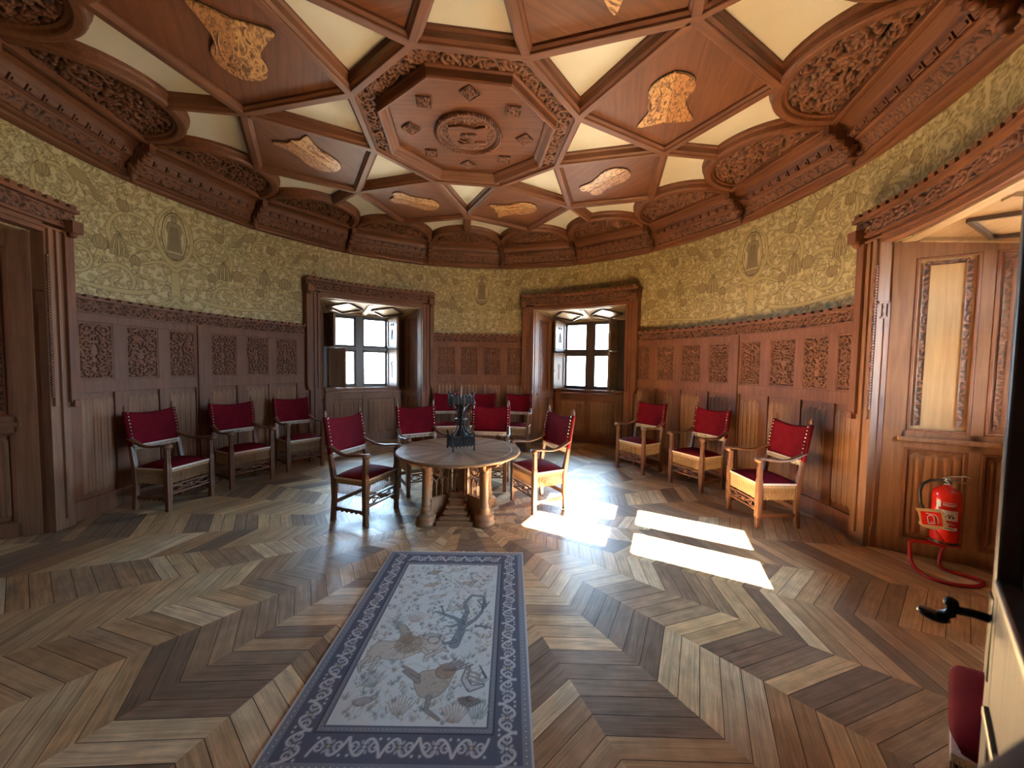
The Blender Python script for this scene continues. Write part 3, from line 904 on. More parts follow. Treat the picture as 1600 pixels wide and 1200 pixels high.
    for s in (-1, 1):
        c = s*.42
        Q = [(c-.33, ym), (c, y0+.05), (c+.33, ym), (c, y1-.05)]
        bl = MB()
        for k in range(4): bl.rings(rib(Q[k], Q[(k+1) % 4], .030, .030))
        bl.build('soffit_lozenge', M['frame'], so)
    b.build('soffit_rib', M['soffit'], so)
    # apron under the sill
    ap = empty('apron', parent=w)
    b = MB().box2((-hb-.02, 4.66, 0), (hb+.02, 5.0, 1.06))
    b.build('apron_board', M['wood_z'], ap)
    b = MB()
    for x0, x1 in ((-hb, -hb+.13), (-.05, .05), (hb-.13, hb)): b.box2((x0, 4.635, .0), (x1, 4.68, 1.05))
    for z0, z1 in ((0, .17), (.93, 1.06)): b.box2((-hb, 4.637, z0), (hb, 4.68, z1))
    b.build('apron_framing', M['jamb'] if n == 1 else M['wood_z'], ap, bevel=0.004)
    for s in (-1, 1):
        L_ = linen_field(6, 60, 40)
        X, Z = np.meshgrid(np.linspace(s*.34-.28, s*.34+.28, 60), np.linspace(.18, .92, 40))
        grid_obj('linenfold_panel', X, 4.655-L_*.016, Z, M['linen'], ap)
    MB().box2((-hb-.01, 4.60, 1.06), (hb+.01, 4.98, 1.10)).box2((-hb, 4.70, 1.10), (hb, 5.0, 1.17)).build('sill', M['jamb'] if n == 1 else M['wood_x'], w, bevel=0.006)
    # frame with stone-like mullion and transom
    y = D1
    fr = MB()
    fr.box2((-hb-.02, y, 1.15), (tc_-.58, y+.14, 2.76)).box2((tc_+.58, y, 1.15), (hb+.02, y+.14, 2.76))
    fr.box2((-hb, y, 2.66), (hb, y+.14, 2.80)).box2((-hb, y, 1.13), (hb, y+.14, 1.21))
    fr.box2((tc_-.075, y-.01, 1.15), (tc_+.075, y+.14, 2.72)).box2((tc_-.62, y-.005, 1.955), (tc_+.62, y+.13, 2.04))
    fro = fr.build('window_frame', M['frame'], w, bevel=0.008)
    for s in (-1, 1):
        for z0, z1 in ((1.21, 1.955), (2.04, 2.66)):
            x0, x1 = sorted((tc_+s*.075, tc_+s*.58))
            c = MB()
            c.box2((x0, y+.02, z0), (x0+.035, y+.075, z1)).box2((x1-.035, y+.02, z0), (x1, y+.075, z1))
            c.box2((x0, y+.02, z0), (x1, y+.075, z0+.035)).box2((x0, y+.02, z1-.035), (x1, y+.075, z1))
            ca_ = c.build('casement', M['frame'], fro, bevel=0.004)
            MB().box2((x0+.03, y+.045, z0+.03), (x1-.03, y+.050, z1-.03)).build('pane', M['glass'], fro)
    # shutters: (side, open angle from the window plane, width, z0, z1)
    for s, ang, wd, z0, z1 in shutters:
        hx = tc_+s*.60
        sh = empty('shutter', (hx, y-.02, 0), 0, w)
        # local x runs from the hinge towards the free edge
        th = math.radians(ang)
        dirv = Vector((-s*math.cos(th), -math.sin(th)))
        sh.rotation_euler = (0, 0, math.atan2(dirv.y, dirv.x))
        b = MB().box2((0, -.012, z0), (wd, .012, z1))
        b.build('shutter_board', M['shut'], sh, bevel=0.003)
        for f in (-1, 1):
            b = MB()
            b.box2((0, f*.012, z0), (.045, f*.024, z1)).box2((wd-.045, f*.012, z0), (wd, f*.024, z1))
            b.box2((0, f*.012, z0), (wd, f*.024, z0+.06)).box2((0, f*.012, z1-.06), (wd, f*.024, z1))
            b.build('shutter_frame', M['shut'], sh, bevel=0.003)
            mz, mx_ = (z0+z1)/2, wd/2
            b = MB()
            if z0 > 1.9:
                for q in (-.04, .04): b.tube([(mx_+q, f*.013, mz+.16), (mx_+q, f*.015, mz+.20)], .012, 8)
                b.tube([(mx_-.055, f*.014, mz-.14), (mx_, f*.014, mz+.08), (mx_+.055, f*.014, mz-.14), (mx_-.055, f*.014, mz-.14)], .004, 6)
                b.tube([(mx_, f*.014, mz-.14), (mx_, f*.014, mz+.04)], .004, 6)
            else:
                b.tube([(mx_+.035*math.cos(k*.6), f*.014, mz+.10+.05*math.sin(k*.6)) for k in range(11)], .004, 6)
                b.tube([(mx_, f*.014, mz-.2), (mx_, f*.014, mz+.05)], .004, 6)
            b.build('shutter_carving', M['frame'], sh)
        MB().box((wd-.02, .02, (z0+z1)/2), (.02, .02, .05)).build('shutter_latch', M['chrome'], sh)
    return w

recess(1, -34.5, -.07, 'left of the two visible windows, deep oak recess with open shutters', None,
       [(1, 105, .40, 1.18, 1.99), (1, 105, .40, 2.02, 2.70), (-1, 82, .40, 2.02, 2.70), (-1, 48, .40, 1.18, 1.99)])
recess(2, 27.8, -.02, 'right of the two visible windows, deep oak recess with open shutters', None,
       [(-1, 108, .40, 1.18, 1.99), (-1, 104, .40, 2.02, 2.70), (1, 78, .40, 1.18, 1.99), (1, 78, .40, 2.02, 2.70)])
recess(3, 112.0, 0.0, 'deep window recess at the right edge behind the open door', 'l')
recess(4, -111.5, 0.0, 'deep window recess at the left edge of the room', None, [(-1, 3, .56, 1.18, 1.99), (1, 3, .56, 1.18, 1.99), (1, 4, .56, 2.02, 2.70), (-1, 4, .56, 2.02, 2.70)])  # unseen shutters, added closed to darken the room's left side
# ------------------------------------------------------------------ ceiling
ZB, ZP, ZW = 4.10, 4.155, 4.22          # bottom of ribs, wooden panels, white plaster
ceil = MB().lathe([(4.6, ZW), (4.6, ZW+.05)], n=64, smooth=False).build('ceiling', M['plaster'])
tag(ceil, 'coffered oak star ceiling with white plaster fields', kind='structure')

def P2(az, r):
    a = math.radians(az); return Vector((math.sin(a)*r, math.cos(a)*r, 0))

def rib_between(p, q, name='rib', w=.054, ext=.02, z0=ZB, mat='ceil_x', parent=ceil):
    p, q = Vector(p), Vector(q); d = q-p; L = d.length; ang = math.atan2(d.y, d.x)
    prof = [(-w-.025, ZW+.01), (-w-.025, ZW-.02), (-w-.008, ZW-.035), (-w-.004, z0+.035), (-w+.016, z0+.018), (-w+.020, z0+.004), (-w+.026, z0),
            (w-.026, z0), (w-.020, z0+.004), (w-.016, z0+.018), (w+.004, z0+.035), (w+.008, ZW-.035), (w+.025, ZW-.02), (w+.025, ZW+.01)]
    rs = [[(x, a, b) for a, b in prof] for x in (-ext, L+ext)]
    o = MB().rings(rs).build(name, M[mat], parent)
    o.location = (p.x, p.y, 0); o.rotation_euler = (0, 0, ang)
    return o

VAZ = [15.15+45*k for k in range(8)]
AAZ = [a-22.5 for a in VAZ]
r1, r2, r3 = 1.155, 2.204, 2.852
Vp = [P2(a, r1) for a in VAZ]; Ap = [P2(a, r2) for a in AAZ]; Bp = [P2(a, r3) for a in VAZ]
for k in range(8):
    a1_ = Ap[k]; a2_ = Ap[(k+1) % 8]
    rib_between(Vp[k], Vp[(k+1) % 8], 'octagon_rib', w=.05)
    rib_between(Vp[k], a1_, 'star_rib'); rib_between(Vp[k], a2_, 'star_rib')
    rib_between(a1_, Bp[k], 'star_rib'); rib_between(a2_, Bp[k], 'star_rib')
    rib_between(a1_, P2(AAZ[k], r3+.02), 'short_rib', w=.045)
    # timber panel inside the rhombus with a heraldic inlay
    az = VAZ[k]; c = P2(az, 1.98)
    e = empty('shield_panel', (c.x, c.y, 0), -math.radians(az), ceil)    # local y outward, x clockwise
    loc = []
    for p in (Vp[k], a2_, Bp[k], a1_):
        d = p-c; a = math.radians(az)
        loc.append((d.x*math.cos(a)-d.y*math.sin(a), d.x*math.sin(a)+d.y*math.cos(a)))
    MB().prism(loc, ZP, ZW-.01).build('panel_board', M['ceil_p'], e)
    # shield: top towards -x, point towards +x
    L = .34
    half = [(-1.0, .0), (-.93, .34), (-1.06, .86), (-.62, .70), (-.25, .62), (.10, .72), (.45, .74), (.75, .58), (.93, .30), (1.0, 0)]
    if k % 3 == 1: half = [(-1.0, .0), (-1.12, .40), (-.90, .70), (-.45, .55), (.0, .62), (.40, .72), (.72, .62), (.92, .35), (1.0, 0)]
    if k % 3 == 2: half = [(-.92, .0), (-1.0, .55), (-.98, .95), (-.55, .72), (-.1, .55), (.25, .70), (.6, .66), (.85, .40), (1.0, 0)]
    # smooth the outline
    pts = []
    for i in range(len(half)-1):
        p0 = half[max(i-1, 0)]; p1 = half[i]; p2 = half[i+1]; p3 = half[min(i+2, len(half)-1)]
        for q in range(5):
            t = q/5
            pts.append(tuple(.5*((2*p1[j])+(-p0[j]+p2[j])*t+(2*p0[j]-5*p1[j]+4*p2[j]-p3[j])*t*t+(-p0[j]+3*p1[j]-3*p2[j]+p3[j])*t**3) for j in (0, 1)))
    pts.append(half[-1])
    full = [(x*L, y*L*.8) for x, y in pts]+[(x*L, -y*L*.8) for x, y in pts[-2:0:-1]]
    sh = MB().prism([(x*1.018, y*1.022) for x, y in full], ZP-.006, ZP+.004).build('shield_edge', M['dark'], e)
    s2 = MB().prism(full, ZP-.016, ZP).build('shield', M['inlay'], e)
    hf = [(x*L, y*L*.8) for x, y in pts]
    hf = [(x, y-.006) for x, y in hf if y > 0.01]
    MB().prism([(hf[0][0], 0.004)]+hf+[(hf[-1][0], .004)], ZP-.022, ZP-.012).build('shield_quarter', M['inlay_b'], s2)
    b = MB()
    for q in range(3):                                   # inlaid crescents of the arms
        cy = .05+.055*q if k % 2 else -.06-.05*q
        b.tube([(-.13+.26*t_/8, cy+.018*math.sin(PI*t_/8)*(1 if q % 2 else -1), ZP-.0225) for t_ in range(9)], [.002, .004, .006, .007, .007, .006, .005, .004, .002], 6)
    b.build('shield_charge', M['inlay2'], s2)

def diamond_field():
    S = Ras(.145, .145, .0033); c = .0725
    for q in range(4):
        a = q*PI/2
        def T(u, v): return (c+u*math.cos(a)-v*math.sin(a), c+u*math.sin(a)+v*math.cos(a))
        S.raise_(S.stroke([T(.004, .004), T(.055, .055)], [.004, .0055]), 1, .004)
        for u, v, u2, v2 in ((.03, .03, .058, .016), (.03, .03, .016, .058), (.010, .0, .05, .0), (.045, .045, .062, .036), (.045, .045, .036, .062), (.03, .0, .046, .014), (.03, .0, .046, -.014)):
            S.raise_(S.stroke([T(u, v), T((u+u2)/2, (v+v2)/2), T(u2, v2)], [.0035, .0055, .003]), 1, .004)
    m = (S.XX < .006) | (S.XX > .139) | (S.YY < .006) | (S.YY > .139); S.hgt[m] = .9
    return S

for k in range(8):
    for P_, rr_, nm in ((Vp[k], .052, 'rib_crossing'), (Ap[k], .05, 'rib_crossing'), (Bp[k], .05, 'rib_crossing')):
        MB().lathe([(rr_+.02, ZW+.01), (rr_, 4.13), (rr_-.012, ZB-.0005)], (0, 0, 0), 8, smooth=False).build(nm, M['ceil_x'], ceil, loc=(P_.x, P_.y, 0))

# central octagon: carved frieze ring, inner moulding, panel with diamonds and medallion
oc = empty('central_octagon', parent=ceil)
ap0, ap1 = r1*math.cos(PI/8)-.045, .86
for k in range(8):
    az = VAZ[k]+22.5
    hw0, hw1 = ap1*math.tan(PI/8), ap0*math.tan(PI/8)
    S = carve(2*hw1, ap0-ap1, .0065, 200+k % 3, False, .004, .06, scrolls=True)
    Y = ap1+S.YY
    lim = Y*math.tan(PI/8)
    X = np.clip(S.XX-hw1, -lim, lim)
    o = grid_obj('carved_frieze', X, Y, (ZP-.004)-S.hgt*.022, M['carve_c'], oc, colors=cavity_shade(S.hgt))
    o.rotation_euler = (0, 0, -math.radians(az))
    # inner moulding
    prof = [(.885, ZP+.01), (.882, 4.125), (.868, 4.11), (.862, 4.05), (.852, 4.035), (.838, 4.035), (.828, 4.045), (.80, 4.085), (.79, 4.088), (.765, 4.115), (.765, ZP+.01)]
    t = math.tan(PI/8)
    rs = [[(s*y*t, y, z) for y, z in prof] for s in (-1, 1)]
    o = MB().rings(rs).build('octagon_moulding', M['ceil_x'], oc); o.rotation_euler = (0, 0, -math.radians(az))
    # carved diamond
    S = diamond_field()
    o = grid_obj('carved_diamond', S.XX-.0725, S.YY-.0725, 4.129-S.hgt*.014, M['carve_c'], oc, colors=cavity_shade(S.hgt))
    p = P2(az, .60); o.location = (p.x, p.y, 0); o.rotation_euler = (0, 0, -math.radians(az)+PI/4)
poly = [tuple(P2(a, .90))[:2] for a in VAZ]
MB().prism(poly, 4.13, 4.2).build('centre_panel', M['ceil_p'], oc)
md = empty('medallion', parent=oc)
MB().lathe([(.30, 4.14), (.30, 4.118)], n=48, smooth=False).build('medallion_ground', M['ceil_p'], md)
S = carve(.54, .54, .006, 77, True, 0.0, .06, scrolls=False)
kk = np.hypot(S.XX-.27, S.YY-.27) < .275
grid_obj('medallion_foliage', S.XX-.27, S.YY-.27, np.where(kk, 4.119-S.hgt*.010, 4.122), M['carve_c'], md, colors=cavity_shade(S.hgt))
b = MB()
for k in range(72):
    a = 2*PI*k/72; c, s = math.cos(a), math.sin(a)
    b.tube([(.314*c-.016*s, .314*s+.016*c, 4.112), (.335*c, .335*s, 4.094), (.356*c+.016*s, .356*s-.016*c, 4.112)], .0105, 6)
b.tube([(.33*math.cos(2*PI*k/48), .33*math.sin(2*PI*k/48), 4.122) for k in range(48)], .026, 8, closed=True)
b.tube([(.295*math.cos(2*PI*k/48), .295*math.sin(2*PI*k/48), 4.118) for k in range(48)], .006, 6, closed=True)
b.build('rope_ring', M['ceil_c'], md)
# shield in the medallion, its top towards the camera side
hs = [(-.19, -.13), (-.205, -.02), (-.18, .10), (-.10, .19), (0, .235), (.10, .19), (.18, .10), (.205, -.02), (.19, -.13), (.08, -.10), (-.06, -.145)]
MB().prism([(x, y-.04) for x, y in hs], 4.086, 4.125).build('medallion_shield', M['ceil_p'], md, bevel=.004)
b = MB()
b.tube([(-.12, .055, 4.084), (-.08, .09, 4.074), (-.03, .07, 4.074), (.02, .10, 4.076)], [.008, .016, .014, .005], 6)
b.tube([(-.10, .02, 4.084), (-.05, .045, 4.074), (.0, .02, 4.076)], [.006, .012, .005], 6)
for k in range(9): b.tube([(-.06+.02*k*.8, -.08, 4.084), (-.055+.018*k, -.04+.02*math.sin(PI*k/8), 4.076)], .008, 6)
b.tube([(-.08+.01*k, -.05+.05*math.sin(PI*k/16), 4.078) for k in range(17)], .007, 6)
for k in range(5):
    b.tube([(.06+.028*k, .10, 4.084), (.07+.024*k, .06, 4.076)], .008, 6)
b.build('medallion_charge', M['ceil_c'], md)

# sixteen half-round lobes, cornice and knobs
_lob = {}
def lobe_field(v):
    R0 = .60
    S = carve(2*R0, R0, .0085, 400+v, False, .0, .062, scrolls=True)
    return S
prof = [(3.545, ZP), (3.545, 4.098), (3.555, 4.09), (3.60, 4.09), (3.615, 4.10), (3.625, 4.13), (3.655, 4.135), (3.72, 4.06), (3.755, 4.005), (3.765, 3.995),
        (3.775, 3.955), (3.80, 3.945), (3.815, 3.925), (3.885, 3.835), (3.875, 3.82), (3.895, 3.80), (3.93, 3.79), (3.935, 3.765), (3.96, 3.75), (4.06, 3.755), (4.3, 3.80)]
for k in range(16):
    az = VAZ[0]-22.5*k
    e = empty('lobe', (0, 0, 0), -math.radians(az), ceil)
    yc = 3.57
    # arch moulding
    pr = [(.755, ZW+.01), (.75, ZW-.03), (.735, ZW-.05), (.73, 4.125), (.715, 4.105), (.70, 4.10), (.655, 4.10), (.645, 4.108), (.635, 4.13), (.612, 4.14), (.605, ZP+.01)]
    kx = .955
    rs = [[(r_*kx*math.cos(PI-PI*i/28), yc-r_*math.sin(PI*i/28), z) for r_, z in pr] for i in range(29)]
    MB().rings(rs, True, True).build('arch_moulding', M['ceil_x'], e)
    half = [(.62*kx*math.cos(PI-PI*i/24), yc-.62*math.sin(PI*i/24)) for i in range(25)]
    MB().prism(half, ZP+.012, ZW).build('lobe_board', M['ceil_p'], e)
    v = k % 4
    if v not in _lob: _lob[v] = lobe_field(v)
    S = _lob[v]
    u = np.linspace(-1, 1, 120); q = np.linspace(0, 1, 66)
    U, Q = np.meshgrid(u, q)
    X = U*.59; yy = Q*np.sqrt(np.clip(.59**2-X**2, 0, 1))*1.03
    xi = np.clip(((X+.6)/1.2*(S.nx-1)).astype(int), 0, S.nx-1); yi = np.clip((yy/.6*(S.ny-1)).astype(int), 0, S.ny-1)
    H_ = S.hgt[yi, xi]
    grid_obj('carved_tympanum', X*kx, yc-yy, ZP+.012-H_*.034, M['carve_c'], e, colors=cavity_shade(H_))
    # cornice length
    t = math.tan(PI/16)
    rs = [[(s*y*t, y, z) for y, z in prof] for s in (-1, 1)]
    MB().rings(rs, True, False).build('cornice', M['ceil_x'], e)
    b = MB()
    for i in range(11):
        x = (i-5)*.128
        b.box((x, 3.752, 3.992), (.112, .05, .062), rx=.5)
        b.box((x, 3.742, 3.982), (.085, .05, .030), rx=.5)
    b.build('dentil_band', M['ceil_x'], e, bevel=.004)
    Lb = 2*3.85*t
    S2 = carve(Lb, .11, .0085, 500+k % 3, False, 0.0, .05)
    yy = 3.815+S2.YY/.11*.07; zz = 3.925-S2.YY/.11*.09
    grid_obj('carved_band', (S2.XX-Lb/2)*(yy/3.85), yy-S2.hgt*.013*.8, zz-S2.hgt*.013*.6, M['carve_c'], e, colors=cavity_shade(S2.hgt))
    # knob at the corner to the clockwise side
    b = MB()
    p = az_pos(11.25, 3.86)
    b.lathe([(.012, 3.70), (.03, 3.715), (.022, 3.74), (.045, 3.765), (.05, 3.79), (.03, 3.82), (.045, 3.86), (.05, 3.90)], (p.x, p.y, 0), 10)
    for i, (rr_, z) in enumerate(((3.80, 3.93), (3.72, 4.0), (3.65, 4.06))):
        p = az_pos(11.25, rr_); b.box((p.x, p.y, z), (.07, .10, .10), rz=-math.radians(11.25)); b.uvsphere((p.x, p.y, z-.055), .035, 8, 6)
    b.build('pendant_knob', M['ceil_c'], e)
# ------------------------------------------------------------------ armchairs
def make_chair():
    root = empty('armchair')
    W_, HD = .255, .205
    # front legs carry the arms
    for s in (-1, 1):
        b = MB()
        b.rings([[(s*W_-h, HD-h, z), (s*W_+h, HD-h, z), (s*W_+h, HD+h, z), (s*W_-h, HD+h, z)] for z, h in ((0, .024), (.10, .021), (.12, .026), (.50, .026), (.53, .021), (.715, .021))])
        lg = b.build('leg', M['chair'], root, bevel=.003)
        b = MB()
        for i in range(24): b.uvsphere((s*W_, HD+.026, .14+i*.0235), .007, 6, 4)
        tag(b.build('bead_carving', M['chair'], lg), kind='stuff')
        # rear leg rising into the raked back post
        pts = [((s*W_, -HD-.015, 0), .022), ((s*W_, -HD+.005, .25), .022), ((s*W_, -HD, .46), .024), ((s*W_, -HD-.045, .70), .019), ((s*W_, -HD-.115, 1.09), .017)]
        MB().rings([[(p[0]-h, p[1]-h, p[2]), (p[0]+h, p[1]-h, p[2]), (p[0]+h, p[1]+h, p[2]), (p[0]-h, p[1]+h, p[2])] for p, h in pts]).build('leg', M['chair'], root, bevel=.003)
        MB().lathe([(.019, 0), (.021, .008), (.010, .016), (.017, .032), (.018, .044), (.008, .056), (.013, .066), (.010, .078), (.002, .085)], (s*W_, -HD-.116, 1.088), 10).build('finial', M['chair'], root)
        # armrest: sweeps down from the back post then up to a scroll
        path = [(s*W_, -HD-.07, .80), (s*(W_+.006), -HD+.02, .762), (s*(W_+.02), -.08, .728), (s*(W_+.028), .03, .722), (s*(W_+.024), .13, .735), (s*(W_+.012), HD+.02, .742)]
        q = [Vector(p) for p in path]; sm = []
        for i in range(len(q)-1):
            p0, p1, p2, p3 = q[max(i-1, 0)], q[i], q[i+1], q[min(i+2, len(q)-1)]
            for k in range(4):
                t = k/4; sm.append(.5*((2*p1)+(-p0+p2)*t+(2*p0-5*p1+4*p2-p3)*t*t+(-p0+3*p1-3*p2+p3)*t**3))
        sm.append(q[-1])
        b = MB().tube(sm, .024, 10, flat=(1.15, .62))
        b.tube([(s*(W_+.012)-.036, HD+.025, .728), (s*(W_+.012)+.036, HD+.025, .728)], .026, 14)
        b.tube([(s*(W_+.012)-.041, HD+.025, .728), (s*(W_+.012)+.041, HD+.025, .728)], .012, 10)
        b.build('armrest', M['chair'], root)
    # seat frame + velvet cushion
    MB().box((0, 0, .432), (2*W_-.03, 2*HD-.02, .06)).build('seat_frame', M['chair'], root)
    n = 14; X, Y = np.meshgrid(np.linspace(-1, 1, n*2), np.linspace(-1, 1, n*2))
    dome = .475+.055*(1-np.abs(X)**3.0)*(1-np.abs(Y)**3.0)**.9
    sx, sy = W_+.012, HD+.012
    o = grid_obj('seat', X*sx, Y*sy, dome, M['velvet'], root)
    sd_ = o.modifiers.new('thick', 'SOLIDIFY'); sd_.thickness = .05; sd_.offset = -1
    # braid and hanging fringe round the seat
    b = MB(); z = .470
    for x0, y0, x1, y1 in ((-sx, sy, sx, sy), (-sx, -sy, -sx, sy), (sx, -sy, sx, sy), (-sx, -sy, sx, -sy)):
        b.box(((x0+x1)/2, (y0+y1)/2, z), (abs(x1-x0)+.008, abs(y1-y0)+.008, .020))
    b.build('braid', M['braid'], root, bevel=.003)
    r = random.Random(3)
    def fringe(name, p0, p1, zt, zb, parent, pitch=.0165, col='fringe'):
        b = MB(); L = math.hypot(p1[0]-p0[0], p1[1]-p0[1]); m = int(L/pitch)
        ux, uy = (p1[0]-p0[0])/L, (p1[1]-p0[1])/L; ang = math.atan2(uy, ux)
        b.box(((p0[0]+p1[0])/2, (p0[1]+p1[1])/2, zt-.5*(zt-zb)*.20), (L, .008, (zt-zb)*.22), rz=ang)
        for i in range(m):
            t = (i+.5)/m; x, y = p0[0]+(p1[0]-p0[0])*t, p0[1]+(p1[1]-p0[1])*t
            dz = r.uniform(-.006, .006); lean = r.uniform(-.003, .003)
            b.rings([[(x-ux*h, y-uy*h, zz), (x-uy*h, y+ux*h, zz), (x+ux*h, y+uy*h, zz), (x+uy*h, y-ux*h, zz)] for zz, h in ((zt-.01, pitch*.34), ((zt+zb)/2, pitch*.28), (zb+dz, pitch*.38))])
        return tag(b.build(name, M[col], parent), kind='stuff')
    fringe('fringe', (-sx+.04, HD+.005), (sx-.04, HD+.005), .462, .305, root)
    for s in (-1, 1): fringe('fringe', (s*(W_+.006), -HD+.03), (s*(W_+.006), HD-.03), .462, .305, root)
    # backrest: velvet sling nailed to the posts
    n1, n2 = 16, 12
    U, V = np.meshgrid(np.linspace(-1, 1, n1*2), np.linspace(0, 1, n2))
    top = 1.105-.035*(1-U**2); bot = .715+0*U
    Z = bot+(top-bot)*V
    Yb = -HD-.045-(Z-.70)/.39*.07+.024-.018*(1-U**2)
    o = grid_obj('backrest', U*(W_+.021), Yb, Z, M['velvet'], root)
    sd_ = o.modifiers.new('thick', 'SOLIDIFY'); sd_.thickness = .030; sd_.offset = 1
    back = o
    fringe('backrest_fringe', (-W_+.005, -HD-.022), (W_-.005, -HD-.022), .722, .668, root, .016, 'braid')
    for s in (-1, 1):
        for i in range(10):
            z = .735+i*.0385; y = -HD-.045-(z-.70)/.39*.07+.034
            st = MB().lathe([(.0105, -.002), (.0095, .004), (.005, .008), (.0004, .009)], (0, 0, 0), 8).build('stud', M['brass'], back) if (s == -1 and i == 0) else bpy.data.objects.new('stud', stud.data)
            if not (s == -1 and i == 0): COL.objects.link(st); st.parent = back
            else: stud = st
            st.location = (s*(W_-.006), y-.004, z); st.rotation_euler = (-PI/2+.18, 0, 0)
    # pierced front stretcher
    zc_ = .235; b = MB()
    b.box((0, HD, zc_+.045), (2*W_-.04, .016, .014)).box((0, HD, zc_-.05), (2*W_-.04, .016, .016))
    for s in (-1, 1):
        b.tube([(s*x, HD, zc_+dz) for x, dz in ((.225, 0), (.19, .03), (.13, .028), (.07, .0), (.035, -.02), (.0, 0))], .008, 6)
        b.tube([(s*x, HD, zc_+dz) for x, dz in ((.225, 0), (.19, -.03), (.13, -.028), (.07, .0), (.035, .02), (.0, 0))], .008, 6)
        b.tube([(s*.13+.018*math.cos(k), HD, zc_+.018*math.sin(k)) for k in range(7)], .006, 6)
    b.lathe([(.001, -.012), (.026, -.01), (.03, 0), (.026, .01), (.001, .014)], (0, 0, 0), 10)
    nn = len(b.v)-50
    b.v[nn:] = [(x, HD+z_*1.0, zc_+y_) for x, y_, z_ in b.v[nn:]]
    b.build('front_stretcher', M['chair'], root)
    for s in (-1, 1):
        b = MB(); m = 40; lo = []; L0, L1 = -HD+.02, HD-.02
        top_ = [(L0+(L1-L0)*i/m, .155) for i in range(m+1)]
        bt = [(L0+(L1-L0)*i/m, .128-.018*abs(math.sin(PI*6*i/m))) for i in range(m+1)]
        rs = [[(s*W_-.009, t_[0], t_[1]), (s*W_+.009, t_[0], t_[1]), (s*W_+.009, q[0], q[1]), (s*W_-.009, q[0], q[1])] for t_, q in zip(top_, bt)]
        b.rings(rs).build('side_stretcher', M['chair'], root)
    MB().box((0, -HD, .20), (2*W_-.04, .018, .045)).build('back_stretcher', M['chair'], root, bevel=.004)
    return root

chair0 = make_chair()
CH = [  # x, y, facing azimuth, label, group
    (-3.47, .27, 97, 'crimson armchair against the left wall, nearest to the left window recess', 'armchairs along the panelled walls'),
    (-3.23, 1.07, 118, 'dark crimson armchair in the middle of the three along the left wall', 'armchairs along the panelled walls'),
    (-2.90, 1.86, 128, 'crimson armchair on the left wall, closest to the left window', 'armchairs along the panelled walls'),
    (-.80, 3.38, 167, 'back-wall armchair left of and half hidden behind the iron candlestick', 'armchairs along the panelled walls'),
    (-.10, 3.46, 180, 'middle back-wall armchair, right behind the candlestick between the windows', 'armchairs along the panelled walls'),
    (.60, 3.42, 190, 'back-wall armchair next to the right window, rightmost of its row', 'armchairs along the panelled walls'),
    (2.60, 1.98, 238, 'farthest armchair on the right wall, next to the right window', 'armchairs along the panelled walls'),
    (3.15, 1.19, 245, 'middle one of the three armchairs along the right wall', 'armchairs along the panelled walls'),
    (3.32, .05, 269, 'nearest armchair on the right wall with pale lit arms', 'armchairs along the panelled walls'),
    (-1.10, -.0, 109, 'armchair left of the round table, turned towards it', 'armchairs around the round table'),
    (-.68, .85, 148, 'bright red armchair behind the round table, left of the candlestick', 'armchairs around the round table'),
    (.18, 1.03, 184, 'bright red armchair behind the round table, right of the candlestick', 'armchairs around the round table'),
    (.83, .37, 242, 'armchair right of the round table, standing in the sunlight', 'armchairs around the round table'),
]
for i, (x, y, a, lab, grp) in enumerate(CH):
    o = chair0 if i == 0 else copy_tree(chair0)
    o.location = (x, y, 0); o.rotation_euler = (0, 0, -math.radians(a))
    tag(o, lab, 'armchair', grp)

# velvet stool behind the door
st = empty('velvet_stool', (2.285, -2.905, 0), math.radians(40)); tag(st, 'crimson velvet stool partly hidden behind the open door', 'stool')
for sx in (-1, 1):
    for sy in (-1, 1):
        MB().rings([[(sx*.24-h, sy*.19-h, z), (sx*.24+h, sy*.19-h, z), (sx*.24+h, sy*.19+h, z), (sx*.24-h, sy*.19+h, z)] for z, h in ((0, .02), (.1, .017), (.42, .022))]).build('leg', M['chair'], st, bevel=.003)
X, Y = np.meshgrid(np.linspace(-1, 1, 28), np.linspace(-1, 1, 28))
o = grid_obj('seat', X*.28*np.sqrt(1-.16*Y**6), Y*.225*np.sqrt(1-.2*X**6), .47+.06*(1-np.abs(X)**4)*(1-np.abs(Y)**4), M['velvet'], st)
sd_ = o.modifiers.new('thick', 'SOLIDIFY'); sd_.thickness = .06; sd_.offset = -1
MB().box((0, 0, .43), (.545, .435, .03)).build('braid', M['braid'], st, bevel=.003)
b = MB()
for x0, y0, x1, y1 in ((-.27, -.215, .27, -.215), (.27, -.215, .27, .215), (.27, .215, -.27, .215), (-.27, .215, -.27, -.215)):
    n = 36
    for i in range(n):
        x, y = x0+(x1-x0)*(i+.5)/n, y0+(y1-y0)*(i+.5)/n
        b.tube([(x, y, .43), (x, y, .35)], [.003, .004], 5)
tag(b.build('fringe', M['fringe'], st), kind='stuff')

